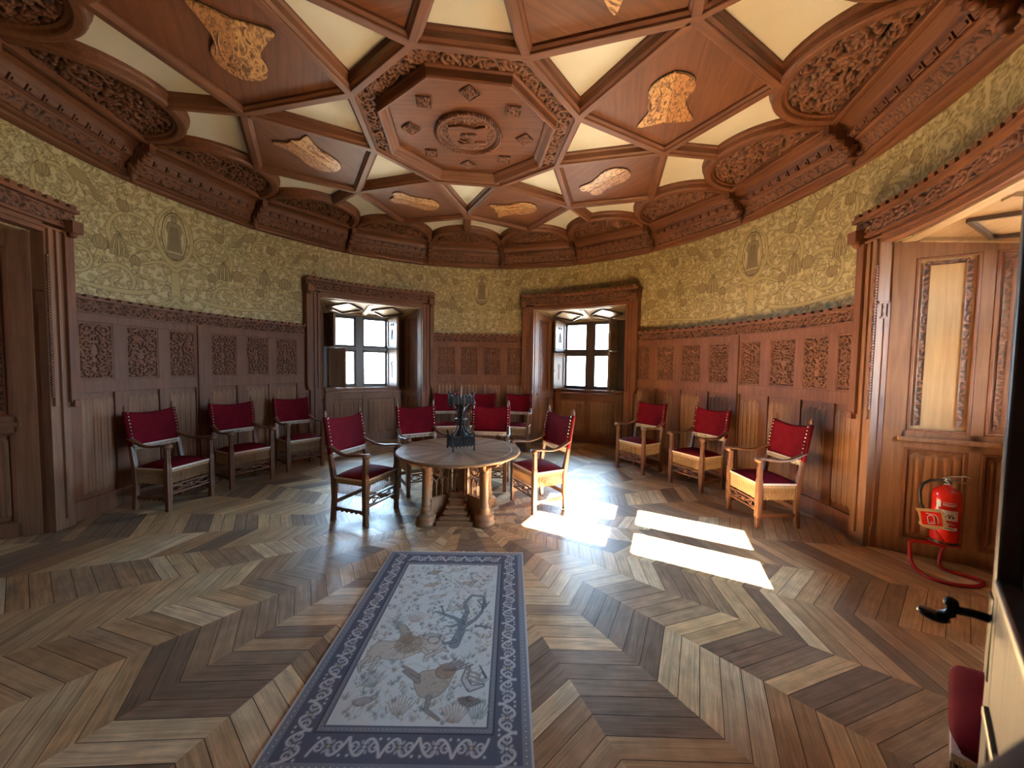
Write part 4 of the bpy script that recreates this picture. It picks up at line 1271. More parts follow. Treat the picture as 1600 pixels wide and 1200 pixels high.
# ------------------------------------------------------------------ round table
TX, TY = -.08, .05
tb = empty('round_table', (TX, TY, 0)); tag(tb, 'round oak table with sunburst top on columns and tracery panels', 'table')
MB().lathe([(.60, .705), (.655, .708), (.672, .715), (.68, .722), (.68, .734), (.674, .74)], n=72, smooth=False).build('tabletop', M['ttop'], tb)
MB().lathe([(.66, .700), (.676, .708), (.684, .716), (.684, .732), (.678, .738), (.684, .732)], n=72, cap=False).build('rim', M['table'], tb)
MB().tube([(.59*math.cos(2*PI*k/64), .59*math.sin(2*PI*k/64), .7395) for k in range(64)], .003, 6, closed=True).build('inlay_line', M['table'], tb)
MB().prism([(.5*math.cos(PI/4*k+PI/8), .5*math.sin(PI/4*k+PI/8)) for k in range(8)], .672, .705).build('under_frame', M['table'], tb)
CXY = (.305, .27)
for sx in (-1, 1):
    for sy in (-1, 1):
        c = (sx*CXY[0], sy*CXY[1], 0)
        cl = MB().lathe([(.112, 0), (.115, .03), (.10, .045), (.102, .06), (.105, .085), (.09, .10), (.065, .115), (.060, .13), (.058, .15), (.064, .158), (.050, .175), (.048, .20), (.055, .21), (.046, .22),
                         (.043, .55), (.052, .555), (.043, .57), (.05, .60), (.075, .64), (.09, .66), (.09, .675)], c, 24).build('column', M['table'], tb)
        b = MB()
        for d in ((sx, 0), (0, sy), (sx*.7, sy*.7)):
            b.tube([(c[0]+d[0]*.03, c[1]+d[1]*.03, .585), (c[0]+d[0]*.05, c[1]+d[1]*.05, .62), (c[0]+d[0]*.10, c[1]+d[1]*.10, .645), (c[0]+d[0]*.16, c[1]+d[1]*.16, .655), (c[0]+d[0]*.20, c[1]+d[1]*.20, .672)], [.02, .024, .024, .02, .015], 8)
        b.build('bracket', M['table'], cl)
core = MB().prism([(-.055, -.055), (.055, -.055), (.055, .055), (-.055, .055)], 0, .68).build('core', M['table'], tb)
def tracery(name, w, h, z0, parent, loc, rz, rose=True, body='table'):
    """open gothic tracery, local x across, z up"""
    e = MB(); t = .010; d = .020
    e.box((-w/2, 0, z0+h/2), (.018, .03, h)).box((w/2, 0, z0+h/2), (.018, .03, h)).box((0, 0, z0), (w, .03, .018)).box((0, 0, z0+h), (w, .03, .018))
    def tb_(p, r=.0078): e.tube([(x, 0, z0+z) for x, z in p], r, 6)
    if rose:
        R0 = w*.36; cz = h-R0-.02
        tb_([(R0*math.cos(k*.4), cz+R0*math.sin(k*.4)) for k in range(17)])
        for k in range(3):
            a = k*2.09+.5
            tb_([(R0*.45*math.cos(a)+R0*.45*math.cos(q*.7), cz+R0*.45*math.sin(a)+R0*.45*math.sin(q*.7)) for q in range(10)], .006)
        y1 = cz-R0
    else: y1 = h-.02
    m = 3
    for i in range(m+1):
        x = -w/2+w*i/m
        if 0 < i < m: tb_([(x, 0), (x, y1-.04)])
    for i in range(m):
        x0, x1 = -w/2+w*i/m, -w/2+w*(i+1)/m; xm = (x0+x1)/2
        if rose:
            tb_([(x0, y1-.10), (x0+(xm-x0)*.3, y1-.05), (xm, y1-.02), (x1-(x1-xm)*.3, y1-.05), (x1, y1-.10)])
        else:
            for j in range(4):
                zz = .03+(h-.06)*j/4; dz = (h-.06)/4
                tb_([(xm, zz), (x0+.006, zz+dz*.35), (xm, zz+dz), (x1-.006, zz+dz*.35), (xm, zz)], .006)
    o = e.build(name, M[body], parent); o.location = loc; o.rotation_euler = (0, 0, rz)
    return o
for sx in (-1, 1):
    for sy in (-1, 1):
        cx_, cy_ = sx*CXY[0]*.62, sy*CXY[1]*.62
        rz = math.atan2(sy*CXY[1], sx*CXY[0])
        wg = tracery('tracery_panel', .21, .40, .255, tb, (cx_, cy_, 0), rz, True)
        MB().box((0, 0, .13), (.20, .030, .25)).build('panel_base', M['table'], wg)
        MB().box((0, 0, .668), (.22, .04, .03)).build('panel_head', M['table'], wg)
for k in range(4):
    rz = k*PI/2
    nich = empty('niche', (0, 0, 0), rz, tb)
    tracery('lancet_tracery', .140, .37, .29, nich, (0, -.145, 0), 0, True)
    b = MB().box((-.078, -.14, .47), (.022, .04, .42)).box((.078, -.14, .47), (.022, .04, .42)).box((0, -.14, .672), (.17, .04, .02))
    b.build('niche_frame', M['table'], nich)
    b = MB()
    for z0, z1, yy, ww in ((0, .045, .35, .38), (.045, .06, .31, .30), (.06, .075, .32, .32), (.075, .105, .265, .23), (.105, .122, .285, .255), (.122, .155, .225, .185), (.155, .172, .245, .21), (.172, .225, .19, .15), (.225, .242, .205, .17), (.242, .29, .165, .14)):
        b.box2((-ww/2, -yy, z0), (ww/2, -.08, z1))
    b.build('stepped_foot', M['table'], nich, bevel=.004)

# ------------------------------------------------------------------ iron candlestick
cn = empty('iron_candlestick', (TX+.025, TY-.06, .7405), math.radians(24)); tag(cn, 'dark iron gothic tower candlestick with crenellated base and crown on the round table', 'candlestick')
def castle(name, hw, z0, z1, post):
    b = MB()
    for k in range(4):
        a = k*PI/2; c, s = math.cos(a), math.sin(a)
        n = 5
        b.box((c*hw, s*hw, (z0+z1)/2), (.008, 2*hw-.01, (z1-z0)*.75), rz=a)
        for i in range(n):
            y = (i-(n-1)/2)*2*hw/n*.86
            x_, y_ = c*(hw+.005)-s*y, s*(hw+.005)+c*y
            b.box((x_, y_, (z0+z1)/2), (.005, .006, (z1-z0)*.8), rz=a)
            b.tube([(x_, y_, z1-.012), (x_, y_, z1+.012)], [.010, .002], 5)
            b.tube([(x_, y_, z0+.012), (x_, y_, z0-.008)], [.009, .003], 5)
            for zz in (.3, .6): b.uvsphere((x_, y_, z0+(z1-z0)*zz), .007, 6, 4)
    o = b.build(name, M['iron'], cn)
    for k in range(4):
        a = k*PI/2+PI/4; x, y = hw*1.414*math.cos(a), hw*1.414*math.sin(a)
        MB().box((x, y, (z0+z1)/2+post), (.017, .017, z1-z0+.045)).lathe([(.012, z1+.02+post), (.014, z1+.03+post), (.002, z1+.055+post)], (x, y, 0), 8).lathe([(.004, z0-.05), (.016, z0-.035), (.01, z0-.015)], (x, y, 0), 8).build('corner_post', M['iron'], o)
    return o
castle('castle_base', .117, .055, .165, 0)
MB().box((0, 0, .07), (.23, .23, .012)).box((0, 0, .155), (.21, .21, .01)).build('base_plate', M['iron'], cn)
b = MB().lathe([(.07, .16), (.05, .19), (.026, .24), (.020, .30), (.022, .36), (.018, .40), (.024, .47), (.04, .50), (.06, .515)], n=10, smooth=False)
b.build('stem', M['iron'], cn)
MB().tube([(.062*math.cos(k*PI/8), .062*math.sin(k*PI/8), .345) for k in range(16)], .007, 6, closed=True).lathe([(.05, .341), (.05, .35)], n=16).build('stem_ring', M['iron'], cn)
for k in range(4):
    a = k*PI/2; c, s = math.cos(a), math.sin(a)
    pr = [(.105, .165), (.085, .20), (.05, .235), (.038, .28), (.034, .345), (.034, .42), (.05, .47), (.095, .505)]
    b = MB().tube([(c*r_, s*r_, z) for r_, z in pr], .0075, 6)
    for z, r_ in ((.20, .078), (.235, .058), (.28, .046), (.315, .042), (.385, .042), (.42, .043), (.455, .05), (.48, .066)):
        b.tube([(c*r_, s*r_, z), (c*(r_+.012), s*(r_+.012), z+.006), (c*(r_+.014), s*(r_+.014), z+.018), (c*(r_+.02), s*(r_+.02), z+.012)], [.006, .006, .005, .003], 5)
    b.build('crocket_rib', M['iron'], cn)
castle('castle_crown', .108, .52, .60, 0)
MB().box((0, 0, .528), (.21, .21, .01)).build('crown_plate', M['iron'], cn)
MB().lathe([(.02, .53), (.015, .56), (.006, .58), (.004, .66), (.0015, .70)], n=8).build('spike', M['braid'], cn)

# ------------------------------------------------------------------ rug
def make_rug():
    w, h = 1.165, 1.81
    navy = (0.095, 0.108, 0.155); mid = (0.19, 0.22, 0.27); pale = (0.44, 0.48, 0.51); grd = (0.54, 0.61, 0.62); ln = (0.05, 0.055, 0.07)
    br = (0.27, 0.21, 0.15); teal = (0.16, 0.24, 0.26); sand = (0.40, 0.35, 0.25)
    S = Ras(w, h, .0042, mid)
    r = random.Random(21)
    def frame(d0, d1, c):
        m = np.minimum(np.minimum(S.XX, w-S.XX), np.minimum(S.YY, h-S.YY)); k = (m >= d0) & (m < d1); S.c[k] = c
    frame(0, .012, pale); frame(.012, .05, mid); frame(.05, .058, navy); frame(.058, .175, navy); frame(.175, .183, ln); frame(.183, .205, mid); frame(.205, .214, navy); frame(.214, 9, grd)
    # border scrolls
    def border_motif(x, y, a, m, key):
        c, s = math.cos(a), math.sin(a)
        def T(p): return (x+p[0]*c-p[1]*s*m, y+p[0]*s+p[1]*c*m)
        # serpentine with curling ends
        S.paint(S.stroke([T(p) for p in bez((-.075, -.04), (-.05, .05), (0, .055), (.0, .0))+bez((0, 0), (0, -.055), (.05, -.05), (.075, .04))], .006), pale, None)
        S.paint(S.stroke([T(p) for p in spiral(-.045, -.005, .026, 1.0, 1.5, -1, 12)], .004), pale, None)
        S.paint(S.stroke([T(p) for p in spiral(.045, .005, .026, 1.0, -1.6, -1, 12)], .004), pale, None)
        for q in range(6):
            aa = q*PI/3; S.paint(S.stroke([T((.02*math.cos(aa), .02*math.sin(aa))), T((.028*math.cos(aa), .028*math.sin(aa)))], .006), (0.30, 0.33, 0.38), None)
        S.paint(S.stroke([T((0, 0)), T((.001, 0))], .009), sand if key else pale, ln, .003)
        for q in (-.06, .06): S.paint(S.stroke([T((q, -q*.6)), T((q+.001, -q*.6))], .006), pale, None)
    bc = .1165
    ny = 12
    for k in range(ny):
        yy = bc+(h-2*bc)*k/(ny-1)
        for x in (bc, w-bc): border_motif(x, yy, PI/2, 1 if k % 2 else -1, k % 2)
    for k in range(1, 6):
        xx = bc+(w-2*bc)*k/6
        for y in (bc, h-bc): border_motif(xx, y, 0, 1 if k % 2 else -1, k % 2)
    for d in (.031, .194):                                 # small guard flowers
        for k in range(64):
            t = k/64
            for X0, Y0 in ((d, d+(h-2*d)*t), (w-d, d+(h-2*d)*t)): S.paint(S.stroke([(X0, Y0), (X0+.001, Y0)], .006), pale if d < .1 else (0.30, 0.33, 0.36), ln, .002)
        for k in range(38):
            t = k/38
            for X0, Y0 in ((d+(w-2*d)*t, d), (d+(w-2*d)*t, h-d)): S.paint(S.stroke([(X0, Y0), (X0+.001, Y0)], .006), pale if d < .1 else (0.30, 0.33, 0.36), ln, .002)
    # field: tufts, flowers
    x0, x1, y0, y1 = .225, w-.225, .225, h-.225
    for _ in range(620):
        x, y = r.uniform(x0, x1), r.uniform(y0, y1); q = r.uniform(.008, .02); c = r.choice((teal, mid, (0.32, 0.36, 0.34), (0.30, 0.27, 0.22), (0.36, 0.40, 0.38)))
        for k in range(r.randint(2, 5)):
            a = PI/2+r.uniform(-1, 1); S.paint(S.stroke([(x, y), (x+q*2*math.cos(a), y+q*2*math.sin(a))], [.003, .0012]), c, None, alpha=.8)
        if r.random() < .3:
            for k in range(5): S.paint(S.stroke([(x+q*.6*math.cos(k*1.26), y+q*.6*math.sin(k*1.26))]*2, .0045), c, None, alpha=.8)
    # wavy ground lines
    for yy in (.55, .95, 1.25, 1.5):
        S.paint(S.stroke([(x0+k*(x1-x0)/20, yy+.02*math.sin(k*1.1+yy*9)) for k in range(21)], .002), (0.30, 0.33, 0.33), None, alpha=.7)
    def smooth(P):
        o = []; n = len(P)
        for i in range(n):
            p0, p1, p2, p3 = P[i-1], P[i], P[(i+1) % n], P[(i+2) % n]
            for q in range(4):
                t = q/4
                o.append(tuple(.5*((2*p1[j])+(-p0[j]+p2[j])*t+(2*p0[j]-5*p1[j]+4*p2[j]-p3[j])*t*t+(-p0[j]+3*p1[j]-3*p2[j]+p3[j])*t**3) for j in (0, 1)))
        return o
    def A(px, py):       # picture coordinates measured on the field: u across, v away from the viewer
        return (x0+px*(x1-x0), y0+py*(y1-y0))
    # bare tree
    tk = (0.20, 0.25, 0.29)
    for pts, ra, rb in (([(.70, .36), (.735, .44), (.73, .50), (.76, .58)], .030, .014), ([(.735, .50), (.66, .53), (.56, .555), (.47, .575)], .014, .005),
                        ([(.76, .58), (.72, .65), (.78, .71), (.90, .70), (.93, .62)], .013, .005), ([(.735, .46), (.84, .52), (.90, .58), (.90, .66)], .014, .004),
                        ([(.735, .50), (.65, .47), (.60, .475)], .009, .003), ([(.86, .48), (.98, .47), (1.0, .46)], .006, .003), ([(.55, .555), (.50, .62)], .006, .002),
                        ([(.90, .60), (.96, .66)], .006, .002), ([(.90, .62), (.84, .67)], .005, .002), ([(.70, .38), (.62, .365), (.55, .40)], .012, .003)):
        S.paint(S.stroke([A(*p) for p in pts], np.linspace(ra, rb, len(pts))), tk, ln, .0035)
    for _ in range(46):
        x, y = r.uniform(.5, .99), r.uniform(.40, .60); p = A(x, y)
        S.paint(S.stroke([(p[0], p[1]), (p[0]+.014, p[1]+.006)], [.006, .004]), teal, None, alpha=.75)
    # lion bringing down a deer
    li = (0.46, 0.46, 0.42)
    S.paint(S.poly(smooth([A(*p) for p in ((.02, .30), (.06, .37), (.20, .375), (.34, .40), (.50, .385), (.56, .40), (.60, .365), (.56, .33), (.45, .32), (.30, .275), (.12, .275), (.04, .25))])), li, ln, .003)
    S.paint(S.stroke([A(.30, .385), A(.22, .46), A(.12, .50)], [.035, .024, .01]), br, ln, .003, alpha=.7)
    S.paint(S.ell(*A(.32, .36), .085, .075), br, None, alpha=.6)
    for q in range(9): S.paint(S.stroke([A(.30, .36), A(.30+.13*math.cos(q*.7), .36+.08*math.sin(q*.7))], .003), (0.2, 0.15, 0.11), None, alpha=.6)
    S.paint(S.ell(*A(.52, .385), .035, .028), li, ln, .004)
    for pts in (((.04, .28), (-.0, .24), (.03, .21)), ((.45, .33), (.52, .30), (.56, .32)), ((.12, .28), (.10, .22)), ((.50, .29), (.62, .335), (.66, .32))):
        S.paint(S.stroke([A(*p) for p in pts], [.014, .009]+[.006]*(len(pts)-2)), li, ln, .0035)
    # fallen ram and hunter cap
    S.paint(S.poly(smooth([A(*p) for p in ((.46, .17), (.50, .215), (.60, .225), (.70, .25), (.74, .20), (.70, .13), (.62, .095), (.52, .11))])), (0.38, 0.35, 0.30), ln, .003)
    for pts in (((.48, .19), (.42, .215), (.34, .24)), ((.49, .17), (.43, .19), (.36, .215)), ((.60, .10), (.60, .05), (.70, .015))):
        S.paint(S.stroke([A(*p) for p in pts], [.014, .010, .007]), (0.27, 0.25, 0.23), ln, .003)
    S.paint(S.ell(*A(.68, .22), .055, .05, .5), br, ln, .003, alpha=.7)
    for q in range(5): S.paint(S.stroke([A(.66+.02*q, .22), A(.74+.035*q, .285-.008*q)], .004), (0.12, 0.12, 0.13), None)
    S.paint(S.stroke([A(.845, .235), A(.83, .18), A(.88, .14), (A(.97, .155))], [.012, .016, .018, .008]), pale, ln, .006)
    for q in range(7):
        a = -2.9+q*.4; p = A(.885, .10)
        S.paint(S.stroke([p, (p[0]+.05*math.cos(a), p[1]+.04*math.sin(a))], .010), (0.22, 0.19, 0.17), ln, .003)
    S.paint(S.stroke([A(.93, .25), A(.99, .19)], [.003, .006]), ln, None)
    def hatch(cx, cy, a, b_, n, c, L=.012, rot=.0):
        for _ in range(n):
            t, k = r.uniform(0, 6.28), math.sqrt(r.random()); x, y = A(cx+a*k*math.cos(t), cy+b_*k*math.sin(t)); d = rot+r.uniform(-.6, .6)
            S.paint(S.stroke([(x, y), (x+L*math.cos(d), y+L*math.sin(d))], .0012), c, None, alpha=.7)
    hatch(.20, .33, .15, .04, 60, (0.27, 0.28, 0.27)); hatch(.33, .37, .12, .06, 130, (0.22, 0.15, 0.10), .018, 1.0)
    hatch(.60, .16, .11, .05, 70, (0.22, 0.20, 0.18)); hatch(.68, .22, .07, .04, 60, (0.30, 0.14, 0.10), .012, .8)
    hatch(.74, .45, .02, .10, 40, (0.12, 0.15, 0.18), .02, 1.5); hatch(.5, .06, .45, .05, 260, (0.24, 0.25, 0.27), .012, 1.5)
    hatch(.5, .75, .45, .2, 420, (0.36, 0.42, 0.44), .010, 1.2); hatch(.5, .2, .45, .2, 260, (0.40, 0.42, 0.42), .012, 0.2)
    # lion's face, ears, mane tufts and brindled ridge
    for q in range(12): S.paint(S.stroke([A(.43+.013*q, .405+.004*math.sin(q)), A(.435+.013*q, .425)], .0018), ln, None)
    S.paint(S.stroke([A(.49, .408), A(.495, .425)], .006), li, ln, .0025); S.paint(S.stroke([A(.545, .405), A(.555, .42)], .005), li, ln, .0025)
    for x, y in ((.525, .392), (.545, .372)): S.paint(S.stroke([A(x, y)]*2, .0028), ln, None)
    S.paint(S.stroke([A(.535, .362), A(.565, .366)], .0018), ln, None)
    for q in range(16):
        a = q*.4; S.paint(S.stroke([A(.40+.06*math.cos(a), .365+.035*math.sin(a)), A(.40+.10*math.cos(a+.25), .365+.055*math.sin(a+.25))], [.0035, .001]), br, None, alpha=.8)
    # turbaned head and fanned feathers beside the fallen ram
    for q in range(3): S.paint(S.stroke(bez(A(.84, .19+.02*q), A(.87, .17+.02*q), A(.91, .175+.02*q), A(.94, .16+.02*q)), .004), (0.42, 0.36, 0.28), ln, .002)
    for x in (.87, .91): S.paint(S.stroke([A(x, .135)]*2, .004), (0.45, 0.28, 0.16), ln, .002)
    for q in range(6): S.paint(S.stroke(bez(A(.66+.012*q, .235), A(.70+.02*q, .27), A(.76+.02*q, .285-.006*q), A(.80+.016*q, .265-.012*q)), [.003]*14+[.001]), (0.25, 0.24, 0.25), None)
    # birds and beasts further off
    for cx, cy, c in ((.30, .92, br), (.33, .80, sand), (.72, .82, (0.34, 0.30, 0.28)), (.42, .69, li), (.15, .08, (0.27, 0.27, 0.27)), (.56, .95, li), (.62, .60, li)):
        S.paint(S.ell(*A(cx, cy), .045, .022, .2), c, ln, .002, alpha=.7)
        S.paint(S.ell(*A(cx+.07, cy+.018), .016, .013), c, ln, .002, alpha=.7)
        for q in (-.05, .03): S.paint(S.stroke([A(cx+q, cy), A(cx+q-.02, cy-.03)], .004), c, None, alpha=.7)
    for cx, cy, c in ((.15, .17, teal), (.15, .5, (0.25, 0.33, 0.36)), (.95, .05, teal), (.80, .035, br), (.42, .06, br), (.30, .53, (0.33, 0.25, 0.22))):
        for q in range(9): S.paint(S.stroke([A(cx+(q-4)*.008, cy-.03), A(cx+(q-4)*.024, cy+.05-abs(q-4)*.007)], .0025), c, None, alpha=.85)
    S.c = np.clip(S.c*1.2, 0, .8)
    e = empty('runner_rug', (.035, -2.64, 0)); tag(e, 'blue grey figured runner rug with hunting scene and scroll border on the parquet', 'rug')
    b = MB().box2((-w/2, 0, 0), (w/2, h, .0085)).build('backing', M['braid'], e, bevel=.002)
    grid_obj('pile', S.XX-w/2, S.YY, .010+0*S.XX, M['rug'], e, colors=S.c, smooth=False)
    b = MB(); q = random.Random(2)
    for sgn, y in ((1, h), (-1, 0)):
        for k in range(120):
            x = -w/2+w*(k+.5)/120; dx = q.uniform(-.012, .012)
            b.tube([(x, y, .006), (x+dx*.5, y+sgn*.012, .007), (x+dx, y+sgn*q.uniform(.018, .032), .003)], .0028, 5)
    tag(b.build('fringe', M['braid'], e), kind='stuff')
make_rug()

# ------------------------------------------------------------------ fire extinguisher on its tube stand
EX, EY = 4.20, -.96
fe = empty('fire_extinguisher', (EX, EY, .235)); tag(fe, 'red fire extinguisher with black hose standing in the right recess', 'fire extinguisher')
MB().lathe([(.070, 0), (.084, .012), (.086, .03), (.086, .395), (.080, .43), (.060, .455), (.035, .468), (.026, .475), (.026, .492)], n=32).build('cylinder', M['red'], fe)
MB().lathe([(.088, 0.0), (.088, .02)], n=32, cap=False).build('foot_ring', M['rubber'], fe)
tocam = math.atan2(CAM.y-EY, CAM.x-EX)
def wrap(z0, z1, a0, a1, rr_, n=14):
    return [[(rr_*math.cos(tocam+a0+(a1-a0)*i/n), rr_*math.sin(tocam+a0+(a1-a0)*i/n), z) for i in range(n+1)] for z in (z0, z1)]
lb = MB().rings(wrap(.12, .37, -.75, .95, .0868), closed=False, cap=False).build('label', M['red'], fe)
MB().rings(wrap(.205, .29, -.70, .90, .0874), closed=False, cap=False).build('label_field', M['white'], lb)
MB().rings(wrap(.125, .150, -.70, .90, .0874), closed=False, cap=False).build('label_strip', M['white'], lb)
b = MB()
for z0, z1, a0, a1 in ((.335, .34, -.2, .8), (.325, .329, -.2, .6), (.35, .354, -.2, .7), (.17, .175, -.5, .7), (.183, .188, -.5, .5)):
    b.rings(wrap(z0, z1, a0, a1, .0876), closed=False, cap=False)
b.rings(wrap(.31, .36, -.62, -.32, .0876), closed=False, cap=False)
tag(b.build('label_lines', M['white'], lb), kind='stuff')
b = MB()
for z0, z1, a0, a1 in ((.245, .252, -.6, -.2), (.232, .238, -.6, .1), (.218, .224, -.6, .0), (.245, .252, .1, .5), (.225, .24, .2, .35), (.225, .24, .45, .6), (.135, .142, -.5, .6)):
    b.rings(wrap(z0, z1, a0, a1, .0880), closed=False, cap=False)
tag(b.build('label_text', M['rubber'], lb), kind='stuff')
vh = empty('valve', (0, 0, 0), 0, fe)
MB().lathe([(.024, .485), (.024, .50), (.016, .505), (.016, .53), (.020, .532), (.020, .545)], n=16).build('valve_body', M['chrome'], vh)
ax = Vector((math.cos(tocam+1.9), math.sin(tocam+1.9), 0))       # levers point to the right in the picture
MB().tube([Vector((0, 0, .525))-ax*.02, Vector((0, 0, .528))+ax*.03, Vector((0, 0, .515))+ax*.12], .012, 8, flat=(1.4, .6)).build('carry_handle', M['chrome'], vh)
MB().tube([Vector((0, 0, .545))-ax*.03, Vector((0, 0, .562))+ax*.03, Vector((0, 0, .575))+ax*.10, Vector((0, 0, .565))+ax*.125], .012, 8, flat=(1.4, .6)).build('lever', M['chrome'], vh)
MB().tube([Vector((0, 0, .515)), Vector((0, 0, .52))-ax*.05, Vector((0, 0, .51))-ax*.10, Vector((0, 0, .47))-ax*.145, Vector((0, 0, .40))-ax*.16, Vector((0, 0, .30))-ax*.15, Vector((0, 0, .20))-ax*.11, Vector((0, 0, .12))-ax*.095], .011, 10).build('hose', M['rubber'], fe)

stn = empty('extinguisher_stand', (EX, EY, 0)); tag(stn, 'bent red tube stand carrying the fire extinguisher and its wooden sign', 'stand')
def W2(x, y, z): return (x-EX, y-EY, z)
path = [W2(4.17, -.99, .208), W2(4.06, -.93, .212), W2(3.985, -.905, .205), W2(3.965, -.915, .17), W2(3.965, -.93, .06), W2(3.955, -.97, .02), W2(3.90, -1.09, .015), W2(3.93, -1.19, .015),
        W2(4.07, -1.25, .015), W2(4.20, -1.235, .015), W2(4.27, -1.17, .015), W2(4.22, -1.08, .015), W2(4.14, -1.01, .03), W2(4.15, -.985, .10), W2(4.17, -.99, .208)]
q = [Vector(p) for p in path]; sm = []
for i in range(len(q)-1):
    p0, p1, p2, p3 = q[max(i-1, 0)], q[i], q[i+1], q[min(i+2, len(q)-1)]
    for k in range(6):
        t = k/6; sm.append(.5*((2*p1)+(-p0+p2)*t+(2*p0-5*p1+4*p2-p3)*t*t+(-p0+3*p1-3*p2+p3)*t**3))
sm.append(q[-1])
MB().tube(sm, .0135, 10).build('stand_tube', M['redtube'], stn)
MB().lathe([(.085, .222), (.095, .226), (.095, .234)], n=24).build('stand_ring', M['redtube'], stn)
PX, PY = 4.015, -1.02
sg = empty('extinguisher_sign', (PX, PY, .455)); tag(sg, 'small shield-shaped wooden plaque with red fire extinguisher pictogram', 'sign')
sg.rotation_euler = (math.radians(-6), math.radians(-9), tocam+PI/2+.05)
pl = [(-.085, .075), (.06, .078), (.075, .06), (.082, -.02), (.092, -.045), (.06, -.07), (.0, -.092), (-.05, -.075), (-.08, -.05), (-.068, -.02), (-.072, .045)]
b = MB(); n = len(pl)
b.add([(x, -.006, z) for x, z in pl]+[(x, .006, z) for x, z in pl], [tuple(range(n)), tuple(range(2*n-1, n-1, -1))]+[(i, n+i, n+(i+1) % n, (i+1) % n) for i in range(n)])
b.build('plaque', M['plaque'], sg, bevel=.002)
MB().box((-.0, -.0075, 0), (.115, .003, .108)).build('sign_face', M['red'], sg)
b = MB()
b.tube([(-.02, -.0098, -.04), (-.02, -.0098, .012), (-.012, -.0098, .024), (.010, -.0098, .024), (.016, -.0098, .012), (.016, -.0098, -.04), (-.02, -.0098, -.04)], .0028, 6)
b.tube([(-.004, -.0098, .024), (-.004, -.0098, .036), (-.026, -.0098, .042)], .003, 6)
b.tube([(.0, -.0098, .036), (.022, -.0098, .034), (.036, -.0098, .012), (.038, -.0098, -.020), (.034, -.0098, -.034)], .003, 6)
b.tube([(-.012, -.0098, -.028), (.010, -.0098, -.028)], .0022, 6)
b.build('pictogram', M['white'], sg)
MB().tube([(-.0, .004, -.06), (.03, .03, -.14), (.06, .05, -.22)], .006, 8).build('sign_bracket', M['redtube'], sg)

# ------------------------------------------------------------------ open door at the right edge
u = Vector((.743, .669, 0)); nn_ = Vector((-.669, .743, 0))
E_ = Vector((.5+.801*1.15, -4.055+.598*1.15, 0)); H_ = E_-u*.90
dr = empty('door_1', tuple(H_), math.atan2(u.y, u.x)); tag(dr, 'heavy oak door standing open at the right edge', kind='structure')
# local x: hinge to free edge, +y faces the room side that the camera sees
b = MB()
TH = .055
def leafbox(x0, x1, z0, z1, y0=-TH, y1=0): b.box2((x0, y0, z0), (x1, y1, z1))
leafbox(.825, .90, .01, 2.2); leafbox(0, .09, .01, 2.2); leafbox(.09, .825, .01, .22); leafbox(.09, .825, 1.07, 1.30); leafbox(.09, .825, 2.08, 2.2)
b.build('stile_and_rail', M['doorw'], dr, bevel=.004)
MB().box2((.085, -TH+.01, 1.29), (.83, -.022, 2.09)).build('upper_panel', M['frame'], dr)
b = MB().box2((.085, -TH+.01, .21), (.83, -.022, 1.08))
for k in range(9): b.box2((.12+k*.08, -.03, .26), (.15+k*.08, -.010, 1.03))
b.build('lower_panel', M['doorw'], dr, bevel=.004)
b = MB()
for x in (.815,): b.box2((x-.012, -.022, 1.30), (x+.008, .006, 2.08))
b.box2((.09, -.022, 1.295), (.825, .006, 1.315)); b.box2((.09, -.022, 1.055), (.825, .008, 1.075))
b.build('moulding', M['frame'], dr, bevel=.004)
hd = empty('door_handle', (.888, -.004, 1.208), 0, dr)
MB().box2((-.028, .0, -.11), (.014, .006, .05)).build('handle_plate', M['black'], hd, bevel=.002)
b = MB().tube([(0, 0, 0), (0, .025, 0), (-.0, .045, -.004)], .008, 10)
b.build('handle_neck', M['black'], hd)
MB().uvsphere((0, .052, .008), .011, 10, 8).build('handle_knuckle', M['black'], hd)
MB().tube([(0, .050, .0), (.0, .052, -.014), (.0, .064, -.024)], [.007, .009, .009], 8).build('handle_grip', M['black'], hd)
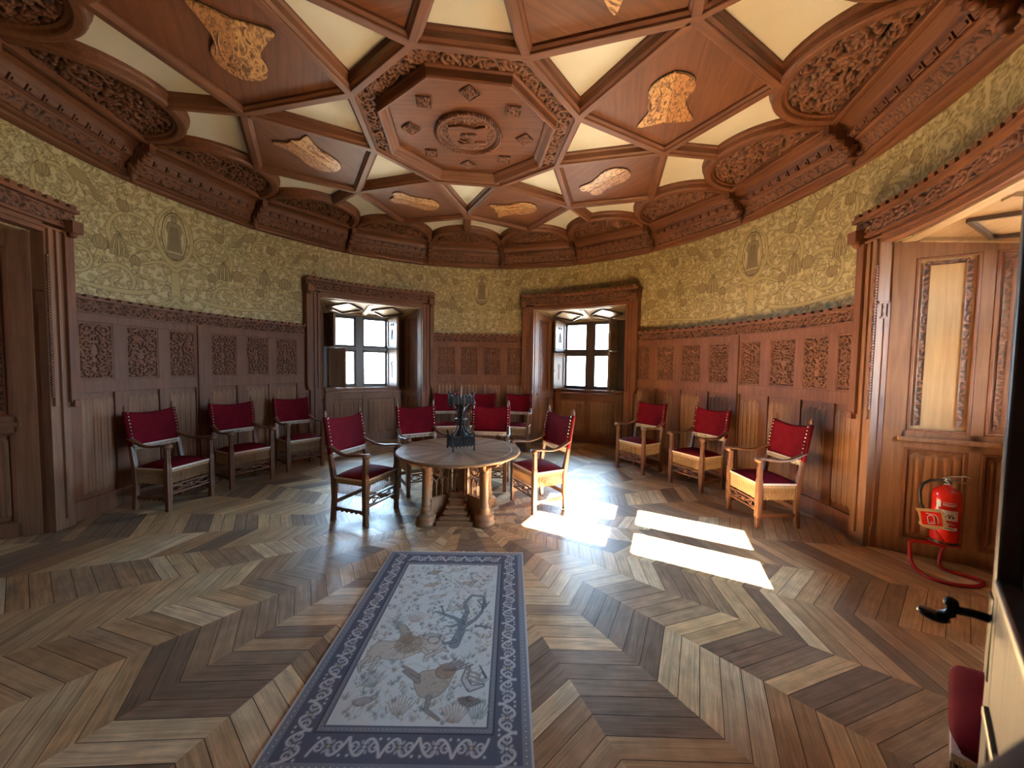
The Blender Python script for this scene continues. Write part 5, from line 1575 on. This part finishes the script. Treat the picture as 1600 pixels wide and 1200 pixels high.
MB().lathe([(.001, -.012), (.020, -.010), (.028, -.002), (.026, .006), (.015, .009), (.001, .010)], n=20).build('handle_oval', M['black'], hd, loc=(.0, .074, -.028), rot=(.12, 0, 0)).scale = (.72, .85, .7)
b = MB()
for k in range(16):
    z = .62+k*.032; b.box((.903, -.028, z), (.006, .035+.01*(k % 2), .02))
b.build('lock_plate', M['brass'], dr)
# doorway lining the camera stands in
dj = MB()
pr = az_pos(DOOR[0], 4.0); pl_ = az_pos(DOOR[1]-.0, 4.0)
b = MB()
b.cyl(DOOR[0]-1.2, DOOR[0]+.1, 3.97, 5.2, 0, 2.35, 1).cyl(DOOR[1], DOOR[1]+1.4, 3.97, 5.2, 0, 2.35, 1).cyl(DOOR[0]-1.2, DOOR[1]+1.4, 3.97, 5.2, 2.25, 2.4, 1)
tag(b.build('door_lining', M['wood_z']), 'oak lining of the entrance doorway', kind='structure')
# unseen landing box outside the doorway, closed to dim its light
b = MB()
c0 = az_pos(176.8, 5.1)
b.box2((c0.x-1.1, -7.1, -.06), (c0.x+1.1, -5.0, -.002))
b.box2((c0.x-1.2, -7.2, 0), (c0.x+1.2, -7.1, 2.7)).box2((c0.x-1.2, -7.1, 0), (c0.x-1.1, -5.0, 2.7)).box2((c0.x+1.1, -7.1, 0), (c0.x+1.2, -5.0, 2.7)).box2((c0.x-1.2, -7.1, 2.6), (c0.x+1.2, -5.0, 2.7))
tag(b.build('wall_landing', M['plaster']), 'unseen pale landing box beyond the entrance doorway, closed to cut its light', kind='structure')

# thick rope across the doorway, very near the camera
rp = [Vector((.97, -3.93, 1.64)), Vector((.86, -3.90, 1.55)), Vector((.775, -3.885, 1.455)), Vector((.70, -3.875, 1.375)), Vector((.60, -3.87, 1.30)), Vector((.45, -3.87, 1.27)), Vector((.2, -3.88, 1.22)), Vector((0, -3.92, 1.21)), Vector((-.25, -3.98, 1.24))]
ro = MB().tube(rp, .026, 12).build('barrier_rope', M['greyish'])
tag(ro, 'blurred grey brown barrier rope slanting across the lower right corner', 'rope')
